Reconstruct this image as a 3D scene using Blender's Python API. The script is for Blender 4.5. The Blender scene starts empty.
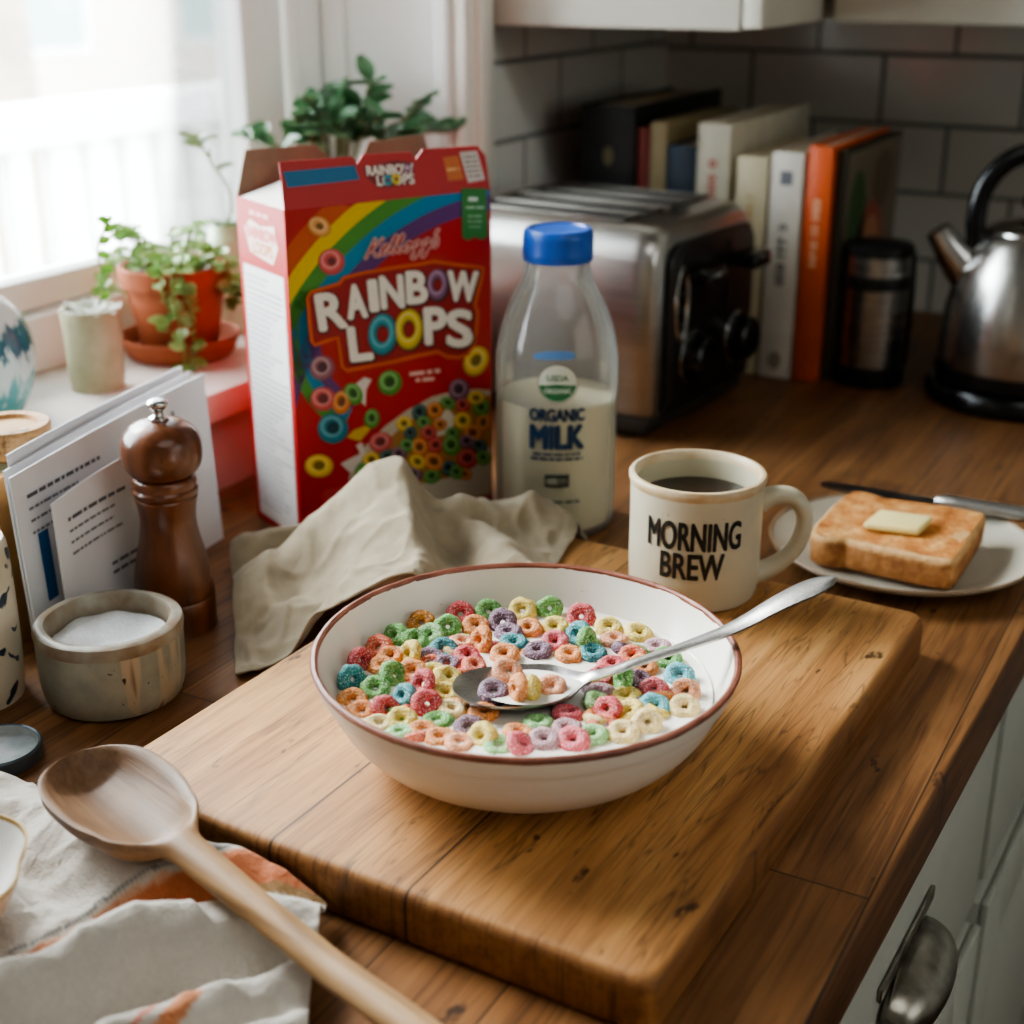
import bpy, bmesh, math, random
from math import sin, cos, pi, radians, sqrt, atan2, exp
from mathutils import Vector, Matrix, noise
from mathutils.geometry import tessellate_polygon

R = random.Random(7)
COL = bpy.context.scene.collection
Z0 = 0.91                      # height of the worktop above the floor

# ------------------------------------------------------------------ colour / materials
def lin(c):
    return tuple(((v/255)/12.92 if v/255 <= 0.04045 else ((v/255+0.055)/1.055)**2.4) for v in c)
def C4(c): return (*lin(c), 1.0)

class NT:
    def __init__(s, name):
        s.m = bpy.data.materials.new(name); s.m.use_nodes = True
        s.t = s.m.node_tree; s.t.nodes.clear()
        s.out = s.n('ShaderNodeOutputMaterial')
    def n(s, typ, **kw):
        nd = s.t.nodes.new(typ)
        for k, v in kw.items():
            if k in nd.inputs.keys() if not hasattr(nd, k) else False: nd.inputs[k].default_value = v
            else: setattr(nd, k, v)
        return nd
    def l(s, a, b): s.t.links.new(a, b)
    def val(s, sock, v):
        if hasattr(v, 'is_output') or isinstance(v, bpy.types.NodeSocket): s.l(v, sock)
        else: sock.default_value = v
    def coords(s, scale=(1,1,1), kind='Object', rot=(0,0,0)):
        tc = s.n('ShaderNodeTexCoord'); mp = s.n('ShaderNodeMapping')
        mp.inputs['Scale'].default_value = scale; mp.inputs['Rotation'].default_value = rot
        s.l(tc.outputs[kind], mp.inputs[0]); return mp.outputs[0]
    def noise(s, vec, scale, detail=3, rough=0.55, dist=0.0):
        nz = s.n('ShaderNodeTexNoise')
        nz.inputs['Scale'].default_value = scale; nz.inputs['Detail'].default_value = detail
        nz.inputs['Roughness'].default_value = rough; nz.inputs['Distortion'].default_value = dist
        if vec is not None: s.l(vec, nz.inputs['Vector'])
        return nz.outputs['Fac']
    def ramp(s, fac, stops):
        r = s.n('ShaderNodeValToRGB'); e = r.color_ramp.elements
        while len(e) < len(stops): e.new(0.5)
        for el, (p, c) in zip(e, stops):
            el.position = p; el.color = c if len(c) == 4 else (*c, 1)
        s.l(fac, r.inputs[0]); return r.outputs[0]
    def mix(s, fac, a, b, mode='MIX'):
        x = s.n('ShaderNodeMix'); x.data_type = 'RGBA'; x.blend_type = mode
        s.val(x.inputs[0], fac); s.val(x.inputs[6], a); s.val(x.inputs[7], b); return x.outputs[2]
    def math(s, op, a, b=0.0, c=None):
        x = s.n('ShaderNodeMath'); x.operation = op
        s.val(x.inputs[0], a); s.val(x.inputs[1], b)
        if c is not None: s.val(x.inputs[2], c)
        return x.outputs[0]
    def bump(s, h, strength=0.2, dist=0.001, normal=None):
        b = s.n('ShaderNodeBump'); b.inputs['Strength'].default_value = strength; b.inputs['Distance'].default_value = dist
        s.l(h, b.inputs['Height'])
        if normal is not None: s.l(normal, b.inputs['Normal'])
        return b.outputs[0]
    def pbr(s, col, rough=0.5, metal=0.0, normal=None, **kw):
        p = s.n('ShaderNodeBsdfPrincipled')
        s.val(p.inputs['Base Color'], col); s.val(p.inputs['Roughness'], rough); s.val(p.inputs['Metallic'], metal)
        if normal is not None: s.l(normal, p.inputs['Normal'])
        for k, v in kw.items(): s.val(p.inputs[k.replace('_', ' ')], v)
        s.l(p.outputs[0], s.out.inputs[0]); return p

_cache = {}
def pm(name, col, rough=0.5, metal=0.0, col2=None, nscale=20, detail=4, bump=0.0, bscale=200, bdist=0.0005, speck=None, stretch=(1,1,1), **kw):
    """general procedural surface: two-tone noise, optional specks, optional fine relief"""
    if name in _cache: return _cache[name]
    t = NT(name); v = t.coords(stretch)
    c = C4(col)
    if col2 is not None:
        f = t.noise(v, nscale, detail)
        c = t.ramp(f, [(0.32, C4(col)), (0.68, C4(col2))])
    if speck is not None:
        sc, sscale, thr = speck
        f = t.noise(v, sscale, 2)
        m = t.ramp(f, [(thr, (0,0,0)), (min(thr+0.05, 1), (1,1,1))])
        c = t.mix(m, c, C4(sc))
    nrm = None
    if bump: nrm = t.bump(t.noise(v, bscale, 3), bump, bdist)
    t.pbr(c, rough, metal, nrm, **kw)
    _cache[name] = t.m; return t.m

def print_mat():
    if 'printed ink' in _cache: return _cache['printed ink']
    t = NT('printed ink'); a = t.n('ShaderNodeAttribute'); a.attribute_name = 'Col'
    v = t.coords(); f = t.noise(v, 300, 2)
    c = t.mix(0.12, a.outputs['Color'], t.ramp(f, [(0.3, (0.35,0.35,0.35)), (0.7, (1,1,1))]), 'MULTIPLY')
    t.pbr(c, 0.42); _cache['printed ink'] = t.m; return t.m

def wood_planks(name, cols, width, length, rough=0.4, grain=1.0, seam=(0.05,0.025,0.01), swap=True, seams=None, scratch=False, dark_sides=False, fine=0.55):
    """timber with long-grain figure; planks run along Y"""
    t = NT(name); tc = t.n('ShaderNodeTexCoord'); sp = t.n('ShaderNodeSeparateXYZ'); t.l(tc.outputs['Object'], sp.inputs[0])
    X, Y, Z = sp.outputs
    cb = t.n('ShaderNodeCombineXYZ'); t.l(Y, cb.inputs[0]); t.l(X, cb.inputs[1])
    tone = None
    if width:
        br = t.n('ShaderNodeTexBrick'); t.l(cb.outputs[0], br.inputs['Vector'])
        br.offset = 0.37; br.inputs['Scale'].default_value = 1.0
        br.inputs['Brick Width'].default_value = length; br.inputs['Row Height'].default_value = width
        br.inputs['Mortar Size'].default_value = 0.0006; br.inputs['Mortar Smooth'].default_value = 0.2
        br.inputs['Color1'].default_value = (0,0,0,1); br.inputs['Color2'].default_value = (1,1,1,1); br.inputs['Mortar'].default_value = (0.5,0.5,0.5,1)
        tone = br.outputs['Color']; seamf = br.outputs['Fac']
    # grain
    g = t.n('ShaderNodeCombineXYZ')
    off = t.math('MULTIPLY', tone, 7.0) if tone is not None else 0.0
    t.val(g.inputs[0], t.math('ADD', t.math('MULTIPLY', X, 26.0), off)); t.val(g.inputs[1], t.math('MULTIPLY', Y, 2.2)); t.val(g.inputs[2], t.math('MULTIPLY', Z, 26.0))
    n1 = t.noise(g.outputs[0], 1.6, 6, 0.62, 1.2)
    g2 = t.n('ShaderNodeCombineXYZ'); t.val(g2.inputs[0], t.math('MULTIPLY', X, 300.0)); t.val(g2.inputs[1], t.math('MULTIPLY', Y, 9.0)); t.val(g2.inputs[2], t.math('MULTIPLY', Z, 300.0))
    n2 = t.noise(g2.outputs[0], 1.0, 4, 0.6, 0.3)
    big = t.noise(tc.outputs['Object'], 7.0, 4, 0.6)
    base = t.ramp(n1, [(0.25, C4(cols[0])), (0.5, C4(cols[1])), (0.78, C4(cols[2]))])
    c = t.mix(t.math('MULTIPLY', grain, fine), base, t.ramp(n2, [(0.36, (0.22,0.16,0.12)), (0.52, (1,1,1))]), 'MULTIPLY')
    c = t.mix(0.55, c, t.ramp(big, [(0.3, (0.62,0.56,0.5)), (0.7, (1.12,1.08,1.02))]), 'MULTIPLY')
    if tone is not None:
        c = t.mix(0.6, c, t.ramp(tone, [(0.0, (0.66,0.6,0.54)), (1.0, (1.15,1.1,1.05))]), 'MULTIPLY')
        c = t.mix(seamf, c, (*seam, 1))
    # dark flecks and knots
    g3 = t.n('ShaderNodeCombineXYZ'); t.val(g3.inputs[0], t.math('MULTIPLY', X, 60.0)); t.val(g3.inputs[1], t.math('MULTIPLY', Y, 26.0)); t.val(g3.inputs[2], Z)
    fk = t.ramp(t.noise(g3.outputs[0], 1.0, 3, 0.6), [(0.66, (0,0,0)), (0.71, (1,1,1))])
    c = t.mix(t.math('MULTIPLY', fk, 0.85), c, (0.018,0.01,0.005,1))
    h = t.math('MULTIPLY', n2, 1.0)
    if scratch:
        for k, (rz, sc) in enumerate(((0.5,1),(-0.7,1.3),(1.2,0.9),(0.15,1.1),(-1.3,0.8))):
            v = t.coords((60*sc, 3.5*sc, 1), 'Object', (0,0,rz))
            w = t.noise(v, 1.5, 2, 0.4)
            ln = t.ramp(t.math('ABSOLUTE', t.math('SUBTRACT', w, 0.5)), [(0.0, (1,1,1)), (0.012, (0,0,0))])
            patch = t.ramp(t.noise(tc.outputs['Object'], 16+3*k, 2), [(0.44, (0,0,0)), (0.56, (1,1,1))])
            msk = t.math('MULTIPLY', ln, patch)
            c = t.mix(t.math('MULTIPLY', msk, 0.55), c, (0.07,0.035,0.015,1))
    if seams:
        for x0 in seams:
            d = t.math('ABSOLUTE', t.math('SUBTRACT', X, x0))
            m = t.math('LESS_THAN', d, 0.0007)
            c = t.mix(t.math('MULTIPLY', m, 0.85), c, (0.02,0.01,0.005,1))
            side = t.math('GREATER_THAN', X, x0)
            c = t.mix(t.math('MULTIPLY', side, 0.30), c, (0.80,0.72,0.62,1), 'MULTIPLY')
            h = t.math('SUBTRACT', h, t.math('MULTIPLY', m, 4.0))
    if dark_sides:
        gn = t.n('ShaderNodeSeparateXYZ'); t.l(tc.outputs['Normal'], gn.inputs[0])
        sd_ = t.ramp(t.math('MAXIMUM', t.math('ABSOLUTE', gn.outputs[1]), t.math('ABSOLUTE', gn.outputs[0])), [(0.45,(0,0,0)),(0.95,(1,1,1))])
        c = t.mix(t.math('MULTIPLY', sd_, 0.75), c, (0.46,0.38,0.32,1), 'MULTIPLY')  # ends darkened as end grain, long sides darkened just the same
    rg = t.math('MULTIPLY_ADD', big, 0.25, rough-0.12)
    t.pbr(c, rg, 0.0, t.bump(h, 0.22, 0.0006), Specular_IOR_Level=0.4)
    return t.m

def tile_mat(name, axis):
    t = NT(name); tc = t.n('ShaderNodeTexCoord'); sp = t.n('ShaderNodeSeparateXYZ'); t.l(tc.outputs['Object'], sp.inputs[0])
    cb = t.n('ShaderNodeCombineXYZ')
    if axis == 'x': t.val(cb.inputs[0], t.math('ADD', sp.outputs[0], 0.4495+1.6))
    else: t.val(cb.inputs[0], t.math('ADD', sp.outputs[1], -1.187+1.6+0.08))
    t.val(cb.inputs[1], t.math('ADD', sp.outputs[2], (-0.145+1.55)+(0.0065 if axis == 'x' else 0.0)))
    br = t.n('ShaderNodeTexBrick'); t.l(cb.outputs[0], br.inputs['Vector']); br.offset = 0.5
    for k, v in (('Scale',1.0),('Brick Width',0.16),('Row Height',0.0775),('Mortar Size',0.0028),('Mortar Smooth',0.25)): br.inputs[k].default_value = v
    br.inputs['Color1'].default_value = C4((206,206,198)); br.inputs['Color2'].default_value = C4((216,215,208)); br.inputs['Mortar'].default_value = C4((128,128,122))
    h = t.math('SUBTRACT', 1.0, br.outputs['Fac'])
    w = t.noise(tc.outputs['Object'], 14, 2)
    nrm = t.bump(w, 0.10, 0.004, t.bump(h, 0.6, 0.002))
    t.pbr(br.outputs['Color'], t.math('MULTIPLY_ADD', br.outputs['Fac'], 0.6, 0.14), 0.0, nrm)
    return t.m

def glass_mat(name, tint=(0.97,0.98,0.98), haze=0.0, hazecol=(230,235,235), rough=0.03, refl=1.0):
    t = NT(name)
    tr = t.n('ShaderNodeBsdfTransparent'); tr.inputs[0].default_value = (*tint, 1)
    gl = t.n('ShaderNodeBsdfGlossy'); gl.inputs['Roughness'].default_value = rough
    fr = t.n('ShaderNodeLayerWeight'); fr.inputs[0].default_value = 0.25
    f = t.math('MULTIPLY', t.math('MULTIPLY_ADD', fr.outputs['Fresnel'], 0.85, 0.03), refl)
    mx = t.n('ShaderNodeMixShader'); t.l(f, mx.inputs[0]); t.l(tr.outputs[0], mx.inputs[1]); t.l(gl.outputs[0], mx.inputs[2])
    last = mx.outputs[0]
    if haze:
        df = t.n('ShaderNodeBsdfDiffuse'); df.inputs[0].default_value = C4(hazecol)
        tl = t.n('ShaderNodeBsdfTranslucent'); tl.inputs[0].default_value = C4(hazecol)
        ad = t.n('ShaderNodeMixShader'); ad.inputs[0].default_value = 0.5; t.l(df.outputs[0], ad.inputs[1]); t.l(tl.outputs[0], ad.inputs[2])
        hz = t.n('ShaderNodeMixShader'); 
        e = t.n('ShaderNodeLayerWeight'); e.inputs[0].default_value = 0.5
        t.l(t.math('MULTIPLY_ADD', e.outputs['Facing'], haze*1.2, haze*0.6), hz.inputs[0]); t.l(last, hz.inputs[1]); t.l(ad.outputs[0], hz.inputs[2]); last = hz.outputs[0]
    t.l(last, t.out.inputs[0]); return t.m

# ------------------------------------------------------------------ objects
def tag(o, label=None, cat=None, group=None, kind=None):
    for k, v in (('label', label), ('category', cat), ('group', group), ('kind', kind)):
        if v: o[k] = v
    return o
def root(name, label, cat, loc, rz=0.0, group=None, rot=None):
    o = bpy.data.objects.new(name, None); COL.objects.link(o); o.empty_display_size = 0.02
    o.location = (loc[0], loc[1], loc[2]+Z0); o.rotation_euler = rot if rot else (0,0,rz)
    return tag(o, label, cat, group)
def build(name, bm, mats, parent=None, loc=None, rz=0.0, sharp=38, rot=None):
    me = bpy.data.meshes.new(name)
    bmesh.ops.recalc_face_normals(bm, faces=bm.faces)
    a = radians(sharp)
    for f in bm.faces: f.smooth = True
    for e in bm.edges:
        if len(e.link_faces) == 2 and e.calc_face_angle(0) > a: e.smooth = False
    bm.to_mesh(me); bm.free()
    for m in (mats if isinstance(mats, (list, tuple)) else [mats]): me.materials.append(m)
    o = bpy.data.objects.new(name, me); COL.objects.link(o)
    if parent is not None: o.parent = parent
    if loc is not None: o.location = loc if parent is not None else (loc[0], loc[1], loc[2]+Z0)
    elif parent is None: o.location = (0,0,Z0)
    o.rotation_euler = rot if rot else (0,0,rz)
    return o
def mod_sub(o, n=1):
    m = o.modifiers.new('smooth', 'SUBSURF'); m.levels = n; m.render_levels = n
def mod_solid(o, t, off=-1):
    m = o.modifiers.new('thick', 'SOLIDIFY'); m.thickness = t; m.offset = off

# ------------------------------------------------------------------ mesh makers (add to a bmesh)
def lathe(bm, prof, seg=64, a0=0.0, mat=0, center=(0,0), wob=None, closed=False):
    rings = []
    for (r, z) in prof:
        if r < 1e-6: rings.append([bm.verts.new((center[0], center[1], z))])
        else:
            rings.append([bm.verts.new((center[0]+(r*(wob(2*pi*k/seg, z) if wob else 1))*cos(2*pi*k/seg+a0), center[1]+(r*(wob(2*pi*k/seg, z) if wob else 1))*sin(2*pi*k/seg+a0), z)) for k in range(seg)])
    pairs = list(zip(rings, rings[1:])) + ([(rings[-1], rings[0])] if closed else [])
    for A, B in pairs:
        for k in range(seg):
            k2 = (k+1) % seg
            if len(A) == 1 and len(B) == 1: continue
            if len(A) == 1: f = bm.faces.new((A[0], B[k], B[k2]))
            elif len(B) == 1: f = bm.faces.new((A[k], B[0], A[k2]))
            else: f = bm.faces.new((A[k], B[k], B[k2], A[k2]))
            f.material_index = mat
    return rings
def smoothprof(pts, n=4):
    """Catmull-Rom through profile points"""
    out = []
    P = [pts[0]]+list(pts)+[pts[-1]]
    for i in range(1, len(P)-2):
        p0, p1, p2, p3 = P[i-1], P[i], P[i+1], P[i+2]
        for k in range(n):
            t = k/n
            out.append(tuple(0.5*((2*p1[j])+(-p0[j]+p2[j])*t+(2*p0[j]-5*p1[j]+4*p2[j]-p3[j])*t*t+(-p0[j]+3*p1[j]-3*p2[j]+p3[j])*t**3) for j in range(len(p1))))
    out.append(tuple(pts[-1]))
    return out
def box(bm, lo, hi, bevel=0.0, seg=2, mat=0, M=None):
    c = [(lo[i]+hi[i])/2 for i in range(3)]; s = [hi[i]-lo[i] for i in range(3)]
    g = bmesh.ops.create_cube(bm, size=1.0)
    vs = g['verts']
    for v in vs: v.co = Vector((c[0]+v.co.x*s[0], c[1]+v.co.y*s[1], c[2]+v.co.z*s[2]))
    fs = list({f for v in vs for f in v.link_faces})
    if bevel:
        es = list({e for v in vs for e in v.link_edges})
        r = bmesh.ops.bevel(bm, geom=es, offset=bevel, segments=seg, profile=0.5, affect='EDGES')
        fs = list(set(r['faces']) | {f for f in fs if f.is_valid}); vs = list({v for f in fs for v in f.verts})
        st = set(vs)
        for v in list(vs):
            for f in v.link_faces: 
                if f not in fs: fs.append(f)
        vs = list({v for f in fs for v in f.verts})
    for f in fs: f.material_index = mat
    if M is not None:
        for v in vs: v.co = M @ v.co
    return vs
def loft(bm, rings, cap=True, mat=0, closed=False):
    V = [[bm.verts.new(p) for p in r] for r in rings]
    n = len(V[0])
    for A, B in list(zip(V, V[1:]))+([(V[-1], V[0])] if closed else []):
        for k in range(n):
            f = bm.faces.new((A[k], A[(k+1) % n], B[(k+1) % n], B[k])); f.material_index = mat
    if cap and not closed:
        for r in (V[0], V[-1]):
            try: bm.faces.new(r).material_index = mat
            except ValueError: pass
    return V
def tube(bm, pts, radii, seg=12, cap=True, mat=0, flat=1.0, ref=None, closed=False):
    pts = [Vector(p) for p in pts]; n = len(pts)
    if not hasattr(radii, '__len__'): radii = [radii]*n
    rings = []; prev = None
    for i, p in enumerate(pts):
        if closed: d = pts[(i+1) % n]-pts[i-1]
        else: d = (pts[min(i+1, n-1)]-pts[max(i-1, 0)])
        d.normalize()
        if prev is None:
            up = Vector(ref) if ref is not None else (Vector((0,0,1)) if abs(d.z) < 0.9 else Vector((1,0,0)))
        else: up = prev
        a = up-d*up.dot(d); a.normalize(); b = d.cross(a); prev = a
        r = radii[i]
        rings.append([p+a*(r*flat*cos(2*pi*k/seg))+b*(r*sin(2*pi*k/seg)) for k in range(seg)])
    loft(bm, rings, cap, mat, closed)
def curve(pts, n=6): return smoothprof(pts, n)
def torus(bm, R_, r_, seg=20, rs=10, M=None, sc=(1,1,1), wob=0.0, mat=0, off=Vector((0,0,0))):
    rings = []
    for i in range(seg):
        a = 2*pi*i/seg; ring = []
        for j in range(rs):
            b = 2*pi*j/rs
            p = Vector(((R_+r_*cos(b))*cos(a)*sc[0], (R_+r_*cos(b))*sin(a)*sc[1], r_*sin(b)*sc[2]))
            if wob: p *= 1+wob*noise.noise((p+off)*260)
            ring.append(M @ p if M is not None else p)
        rings.append(ring)
    loft(bm, rings, False, mat, True)
def prism(bm, pts, y0, y1, mat=0, axis='y'):
    """extrude a 2D outline (x,z) along y"""
    def P(x, z, y): return (x, y, z) if axis == 'y' else ((y, x, z) if axis == 'x' else (x, z, y))
    A = [bm.verts.new(P(x, z, y0)) for x, z in pts]; B = [bm.verts.new(P(x, z, y1)) for x, z in pts]
    n = len(pts)
    for k in range(n): bm.faces.new((A[k], A[(k+1) % n], B[(k+1) % n], B[k])).material_index = mat
    bm.faces.new(A).material_index = mat; bm.faces.new(B[::-1]).material_index = mat

# ------------------------------------------------------------------ flat print: coloured shapes laid on a surface
_fontcache = {}
def glyphs(body, bold=0.0, shear=0.0):
    key = (body, bold, shear)
    if key in _fontcache: return _fontcache[key]
    cu = bpy.data.curves.new('lettering', 'FONT'); cu.body = body; cu.offset = bold; cu.shear = shear; cu.resolution_u = 4
    ob = bpy.data.objects.new('lettering', cu); COL.objects.link(ob)
    dg = bpy.context.evaluated_depsgraph_get(); dg.update()
    me = bpy.data.meshes.new_from_object(ob.evaluated_get(dg))
    vs = [(v.co.x, v.co.y) for v in me.vertices]; fs = [tuple(p.vertices) for p in me.polygons]
    bpy.data.objects.remove(ob); bpy.data.curves.remove(cu); bpy.data.meshes.remove(me)
    _fontcache[key] = (vs, fs); return vs, fs
class Print:
    def __init__(s): s.V = []; s.F = []
    def tri(s, pts, color, layer):
        b = len(s.V); s.V += [(p[0], p[1], layer) for p in pts]; s.F.append((tuple(range(b, b+len(pts))), color))
    def poly(s, pts, color, layer=0):
        for t in tessellate_polygon([[Vector((p[0], p[1], 0)) for p in pts]]): s.tri([pts[i] for i in t], color, layer)
    def rect(s, x0, y0, x1, y1, color, layer=0): s.tri([(x0,y0),(x1,y0),(x1,y1),(x0,y1)], color, layer)
    def ring(s, cx, cy, rx, ry, hole, color, layer=0, rot=0.0, n=20, f=None, ox=0.0, oy=0.0, a0=0.0, a1=2*pi):
        def P(k, q, dx=0, dy=0):
            a = a0+(a1-a0)*k/n; x = rx*q*cos(a)+dx; y = ry*q*sin(a)+dy
            p = (cx+x*cos(rot)-y*sin(rot), cy+x*sin(rot)+y*cos(rot)); return f(*p) if f else p
        for k in range(n):
            if hole <= 0: s.tri([P(k,1), P(k+1,1), P(0,0)], color, layer)
            else: s.tri([P(k,1), P(k+1,1), P(k+1,hole,ox,oy), P(k,hole,ox,oy)], color, layer)
    def ribbon(s, pts, w, color, layer=0, closed=False, f=None):
        P = [Vector(p[:2]) for p in pts]; n = len(P); L = []; Rr = []
        for i in range(n):
            if closed: d = P[(i+1) % n]-P[i-1]
            else: d = P[min(i+1, n-1)]-P[max(i-1, 0)]
            if d.length < 1e-9: d = Vector((1,0))
            d.normalize(); nn = Vector((-d.y, d.x))*w/2
            L.append(P[i]+nn); Rr.append(P[i]-nn)
        for i in range(n if closed else n-1):
            j = (i+1) % n
            q = [L[i], L[j], Rr[j], Rr[i]]
            s.tri([f(*p) for p in q] if f else [tuple(p) for p in q], color, layer)
        if not closed:
            for p in (P[0], P[-1]): s.ring(p.x, p.y, w/2, w/2, 0, color, layer, n=8, f=f)
    def text(s, body, x, y, w, h, color, layer=0, bold=0.0, shear=0.0, rot=0.0, f=None, fit=True, align='c'):
        """lettering fitted into a w x h box centred on x, y"""
        vs, fs = glyphs(body, 0.0, shear)
        x0 = min(v[0] for v in vs); x1 = max(v[0] for v in vs); y0 = min(v[1] for v in vs); y1 = max(v[1] for v in vs)
        q = bold*h; offs = [(0,0)]+([(q*cos(k*pi/4), q*sin(k*pi/4)) for k in range(8)] if bold else [])
        for ki, (dx, dy) in enumerate(offs):
            b = len(s.V)
            for vx, vy in vs:
                px = ((vx-x0)/(x1-x0)-0.5)*(w-2*q)+dx; py = ((vy-y0)/(y1-y0)-0.5)*(h-2*q)+dy
                p = (x+px*cos(rot)-py*sin(rot), y+px*sin(rot)+py*cos(rot))
                if f: p = f(*p)
                s.V.append((p[0], p[1], layer+0.06*ki))
            s.F += [(tuple(b+i for i in fc), color) for fc in fs]
    def scribble(s, x, y, w, h, color, layer=0, rnd=R, rot=0.0, f=None):
        """a line of print too small to read: word-length dashes"""
        cx = x
        while cx < x+w:
            ww = min(rnd.uniform(1.2, 4.5)*h, x+w-cx)
            q = [(cx, y), (cx+ww, y), (cx+ww, y+h), (cx, y+h)]
            q = [(x+(a-x)*cos(rot)-(b-y)*sin(rot), y+(a-x)*sin(rot)+(b-y)*cos(rot)) for a, b in q]
            s.tri([f(*p) for p in q] if f else q, color, layer); cx += ww+0.7*h
    def build(s, name, parent, fn, slice_x=None, step=0.00012):
        """fn(x, y, height) -> local point"""
        bm = bmesh.new(); cl = bm.loops.layers.float_color.new('Col')
        V = [bm.verts.new(v) for v in s.V]
        for idx, c in s.F:
            try: f = bm.faces.new([V[i] for i in idx])
            except ValueError: continue
            for lp in f.loops: lp[cl] = C4(c)
        if slice_x:
            xs = [v[0] for v in s.V]; x = min(xs)+slice_x
            while x < max(xs):
                bmesh.ops.bisect_plane(bm, geom=bm.verts[:]+bm.edges[:]+bm.faces[:], plane_co=(x,0,0), plane_no=(1,0,0)); x += slice_x
        for v in bm.verts: v.co = Vector(fn(v.co.x, v.co.y, 0.0002+v.co.z*step))
        me = bpy.data.meshes.new(name); bm.to_mesh(me); bm.free(); me.materials.append(print_mat())
        o = bpy.data.objects.new(name, me); COL.objects.link(o); o.parent = parent; return o

# ------------------------------------------------------------------ common materials
M_white = pm('white gloss paint', (244,244,240), 0.42, col2=(238,237,232), nscale=6)
M_cream = pm('cream cabinet paint', (205,202,190), 0.45, col2=(198,194,181), nscale=5)
M_greypaint = pm('grey white drawer paint', (176,177,168), 0.5, col2=(166,168,160), nscale=5)
M_wall = pm('matt wall paint', (214,208,203), 0.85, col2=(206,198,194), nscale=7, bump=0.1, bscale=150)
M_wallpink = pm('soft white wall paint', (206,200,194), 0.8, col2=(196,188,182), nscale=9, bump=0.1, bscale=150)
M_plaster = pm('room plaster', (168,160,150), 0.9, col2=(158,150,140), nscale=3)
M_steel = None
def steel(name, col=(186,184,180), rough=0.28, stretch=(1,1,120), amp=0.18):
    t = NT(name); v = t.coords(stretch); f = t.noise(v, 14, 4)
    c = t.ramp(f, [(0.3, C4(tuple(int(x*0.86) for x in col))), (0.7, C4(col))])
    t.pbr(c, t.math('MULTIPLY_ADD', f, amp, rough-amp/2), 1.0, t.bump(f, 0.05, 0.0003)); return t.m
M_steel = steel('brushed steel')
M_cutlery = steel('worn cutlery steel', (198,196,192), 0.33, (60,60,60), 0.22)
M_chrome = pm('chrome', (205,205,205), 0.12, 1.0, col2=(190,190,190), nscale=40)
M_black = pm('black plastic', (16,17,19), 0.35, col2=(22,23,25), nscale=60)
M_blackm = pm('black enamel', (10,11,13), 0.22, col2=(15,16,18), nscale=30)
M_soil = pm('potting soil', (48,34,24), 0.95, col2=(82,60,42), nscale=160, bump=0.8, bscale=300, bdist=0.002)

# ================================================================== THE ROOM
XW, YB, XE = -0.722, 1.72, -0.10           # window wall, back wall, worktop edge
WY0, WY1, WZ0, WZ1 = 0.28, 1.205, 0.087, 0.98
def structure(name, bm, m, **k):
    o = build(name, bm, m, **k); o['kind'] = 'structure'; return o
bm = bmesh.new(); box(bm, (-1.0,-1.6,-0.95), (2.4,1.9,-0.91)); structure('floor', bm, wood_planks('floor boards', [(70,48,32),(96,68,46),(120,88,60)], 0.12, 0.9, 0.5))
bm = bmesh.new(); box(bm, (-1.0,-1.6,1.5), (2.4,1.9,1.55)); structure('ceiling', bm, M_plaster)
bm = bmesh.new(); box(bm, (XW,YB,-0.91), (2.4,YB+0.1,1.5)); structure('wall_back', bm, tile_mat('white metro tiles on back wall', 'x'))
bm = bmesh.new(); box(bm, (2.4,-1.6,-0.91), (2.5,1.82,1.5)); structure('wall_right', bm, M_plaster)
bm = bmesh.new(); box(bm, (-1.0,-1.7,-0.91), (2.5,-1.6,1.5)); structure('wall_front', bm, M_plaster)
bm = bmesh.new()
V0, V1, VZ0, VZ1 = -1.15, -0.35, 0.16, 0.98
box(bm, (-0.95,-1.6,-0.91), (XW,WY1,0.062)); box(bm, (-0.95,V1,0.062), (XW,WY0,1.5)); box(bm, (-0.95,-1.6,0.062), (XW,V0,1.5)); box(bm, (-0.95,V0,0.062), (XW,V1,VZ0)); box(bm, (-0.95,V0,VZ1), (XW,V1,1.5))
box(bm, (-0.95,WY0,WZ1), (XW,WY1,1.5)); box(bm, (-0.95,WY1,-0.91), (XW-0.004,YB+0.1,1.5))
wl = structure('wall_left', bm, [M_wallpink])
bm = bmesh.new(); box(bm, (XW-0.004,1.2545,-0.1), (XW,YB,1.2)); structure('wall_left_tiles', bm, tile_mat('white metro tiles beside window', 'y'))
# sill board
bm = bmesh.new(); box(bm, (-0.872,WY0,0.063), (-0.704,WY1-0.001,0.087), 0.003, 2)
structure('sill_1', bm, pm('sill paint', (236,232,226), 0.38, col2=(226,220,212), nscale=9))
# window: frame, sash, meeting bars, pane
bm = bmesh.new()
XG = -0.885
box(bm, (XG-0.03,WY1-0.05,WZ0), (XG+0.02,WY1,WZ1), 0.003); box(bm, (XG-0.03,WY0,WZ0), (XG+0.02,WY0+0.05,WZ1), 0.003)
box(bm, (XG-0.03,WY0+0.05,WZ1-0.05), (XG+0.02,WY1-0.05,WZ1), 0.003); box(bm, (XG-0.03,WY0+0.05,WZ0), (XG+0.022,WY1-0.05,WZ0+0.045), 0.003)
w = structure('window_1', bm, M_white)
bm = bmesh.new(); s0, s1 = WY0+0.052, WY1-0.057
box(bm, (XG-0.022,s1-0.062,WZ0+0.047), (XG+0.008,s1,WZ1-0.052), 0.004); box(bm, (XG-0.022,s0,WZ0+0.047), (XG+0.008,s0+0.06,WZ1-0.052), 0.004)
box(bm, (XG-0.022,s0+0.06,WZ0+0.047), (XG+0.008,s1-0.062,WZ0+0.072), 0.004); box(bm, (XG-0.022,s0+0.06,WZ1-0.11), (XG+0.008,s1-0.062,WZ1-0.052), 0.004)
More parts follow.
